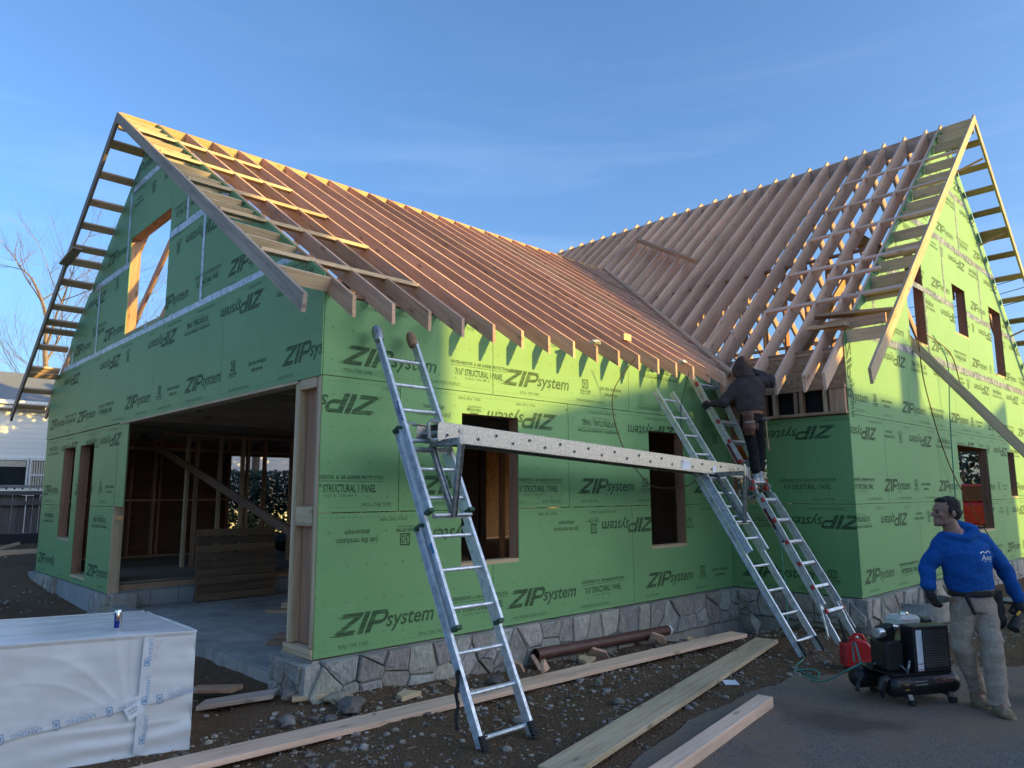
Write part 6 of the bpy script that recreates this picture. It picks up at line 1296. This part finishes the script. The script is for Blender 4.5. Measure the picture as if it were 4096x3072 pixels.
# evergreens added out of view behind the garage to shade the neighbour house
for i, (x, y, h) in enumerate(((4.4, 17.4, 6.9), (7.6, 18.0, 9.0), (10.6, 17.2, 9.3), (13.8, 17.8, 9.6), (17.2, 18.2, 9.8), (20.4, 18.6, 10.0))):
    rt = thing('shade_evergreen', ['added shade evergreen behind the garage nearest the grey fence', 'second added shade evergreen behind the garage from the fence', 'third added shade evergreen behind the garage from the fence', 'fourth added shade evergreen behind the garage from the fence', 'fifth added shade evergreen behind the garage from the fence', 'farthest added shade evergreen behind the garage'][i], 'tree', (x, y, -.2), 'shade evergreens added behind the garage'); tk = MB(); tk.tube([(x, y, -.4), (x, y, h * .6), (x + .1, y, h)], [.16, .1, .02], 7); tk.build('trunk', M['bark'], rt, smooth=True); cw = MB(); R = random.Random(40 + i)
    for k in range(1500 if i < 2 else 3400):
        z = R.uniform(0, 1); a_ = R.uniform(0, 2 * pi); rr = 2.1 * (1 - z) ** .6 * R.uniform(.3, 1) ** .5 * (1 + .2 * math.sin(a_ * 5 + z * 20)); c = V((x + rr * cos(a_), y + rr * sin(a_), 3.3 + (h - 3.3) * z)); a = V((R.gauss(0, 1), R.gauss(0, 1), R.gauss(0, .5))).normalized() * R.uniform(.14, .26); b = a.orthogonal().normalized() * .10; cw.face([c - a, c + b, c + a, c - b])
    cw.build('crown', M['leaf'], rt)
# wires and street lamp on the right
for k, (z0, z1, y) in enumerate(((9.3, 12.4, 3), (8.9, 12.0, 3), (8.55, 11.0, 3.2))):
    mb = MB(); mb.tube([(30, y + 4 - t * 12, z0 - .3 + (z1 - z0) * t * .5 - 1.2 * t * (1 - t)) for t in [i / 14 for i in range(15)]], .016, 4); tag(mb.build('overhead_wire', M['wire']), 'thin overhead wire crossing the sky at the right edge', 'wire', 'overhead wires at the right edge')
lp = thing('street_lamp', 'small grey street lamp head beyond the right roof edge', 'street lamp', (30.5, -3.6, -.4)); mb = MB(); mb.tube([(31, -3.6, -.4), (31, -3.6, 6.4), (30.6, -2.6, 7.1)], [.1, .07, .05], 8); mb.build('lamp_post', M['galv'], lp, smooth=True)
mb = MB(); mb.lathe([(0, 0), (.12, .02), (.2, .12), (.1, .22), (0, .24)], (30.6, -2.5, 7.0), (0, 0, 1), 14); mb.build('lamp_head', M['galv'], lp, smooth=True)
# unseen houses and chimney added behind the camera, outlines shaped to cast the shade
def shade_house(name, prof, y0, y1, lab, m='sidinggrey'):
    r = thing(name, lab, 'house', (prof[0][0], y0, -.4)); s = MB(); s.prism([(x, y0, z) for x, z in prof], (0, y1 - y0, 0)); s.build('house_wall', M[m], r)
    for k in range(3):
        xx = prof[0][0] + (k + 1) * (prof[-1][0] - prof[0][0]) / 4; s = MB(); s.box((xx - .5, y0 + (y1 - y0) - .02, 1.2), (xx + .5, y1 + .06, 2.6)); s.build('window', M['glass'], r)
wy = -26
def P2(u, w): return (u - .5 * wy, w - .235 * wy)
shade_house('shade_block_house', [(P2(1.45, 0)[0], -.6)] + [P2(*q) for q in ((1.45, 1.78), (1.95, 2.05), (3.39, 2.46), (4.4, 2.72), (5.6, 2.98), (6.25, 2.32), (12.5, 2.24), (14.5, 2.9))] + [(P2(14.5, 0)[0], -.6)], wy - 5, wy, 'unseen low gabled house added behind the photographer to cast shade')
shade_house('shade_block_house', [(P2(-1.6, 0)[0], -.6)] + [P2(*q) for q in ((-1.6, 5.0), (-.2, 6.4), (1.43, 6.0))] + [(P2(1.43, 0)[0], -.6)], wy - 2, wy, 'unseen narrow tall house added behind the photographer to cast shade')
shade_house('shade_block_house', [(P2(-12, 0)[0], -.6)] + [P2(*q) for q in ((-12, 1.0), (-7, 2.3), (-1.7, 1.2))] + [(P2(-1.7, 0)[0], -.6)], wy - 5, wy, 'unseen small low house added at the left of the row to cast shade')
mb = MB(); a = P2(8.35, 2.2); b = P2(8.95, 3.35); mb.box((a[0], wy - .6, a[1]), (b[0], wy, b[1])); tag(mb.build('shade_chimney', M['brickc']), 'unseen brick chimney added on the low house to cast a soft stripe of shade', 'chimney')
print('objects', len(bpy.data.objects), 'rafter parts', len([o for o in bpy.data.objects if o.name.startswith('rafter')]))
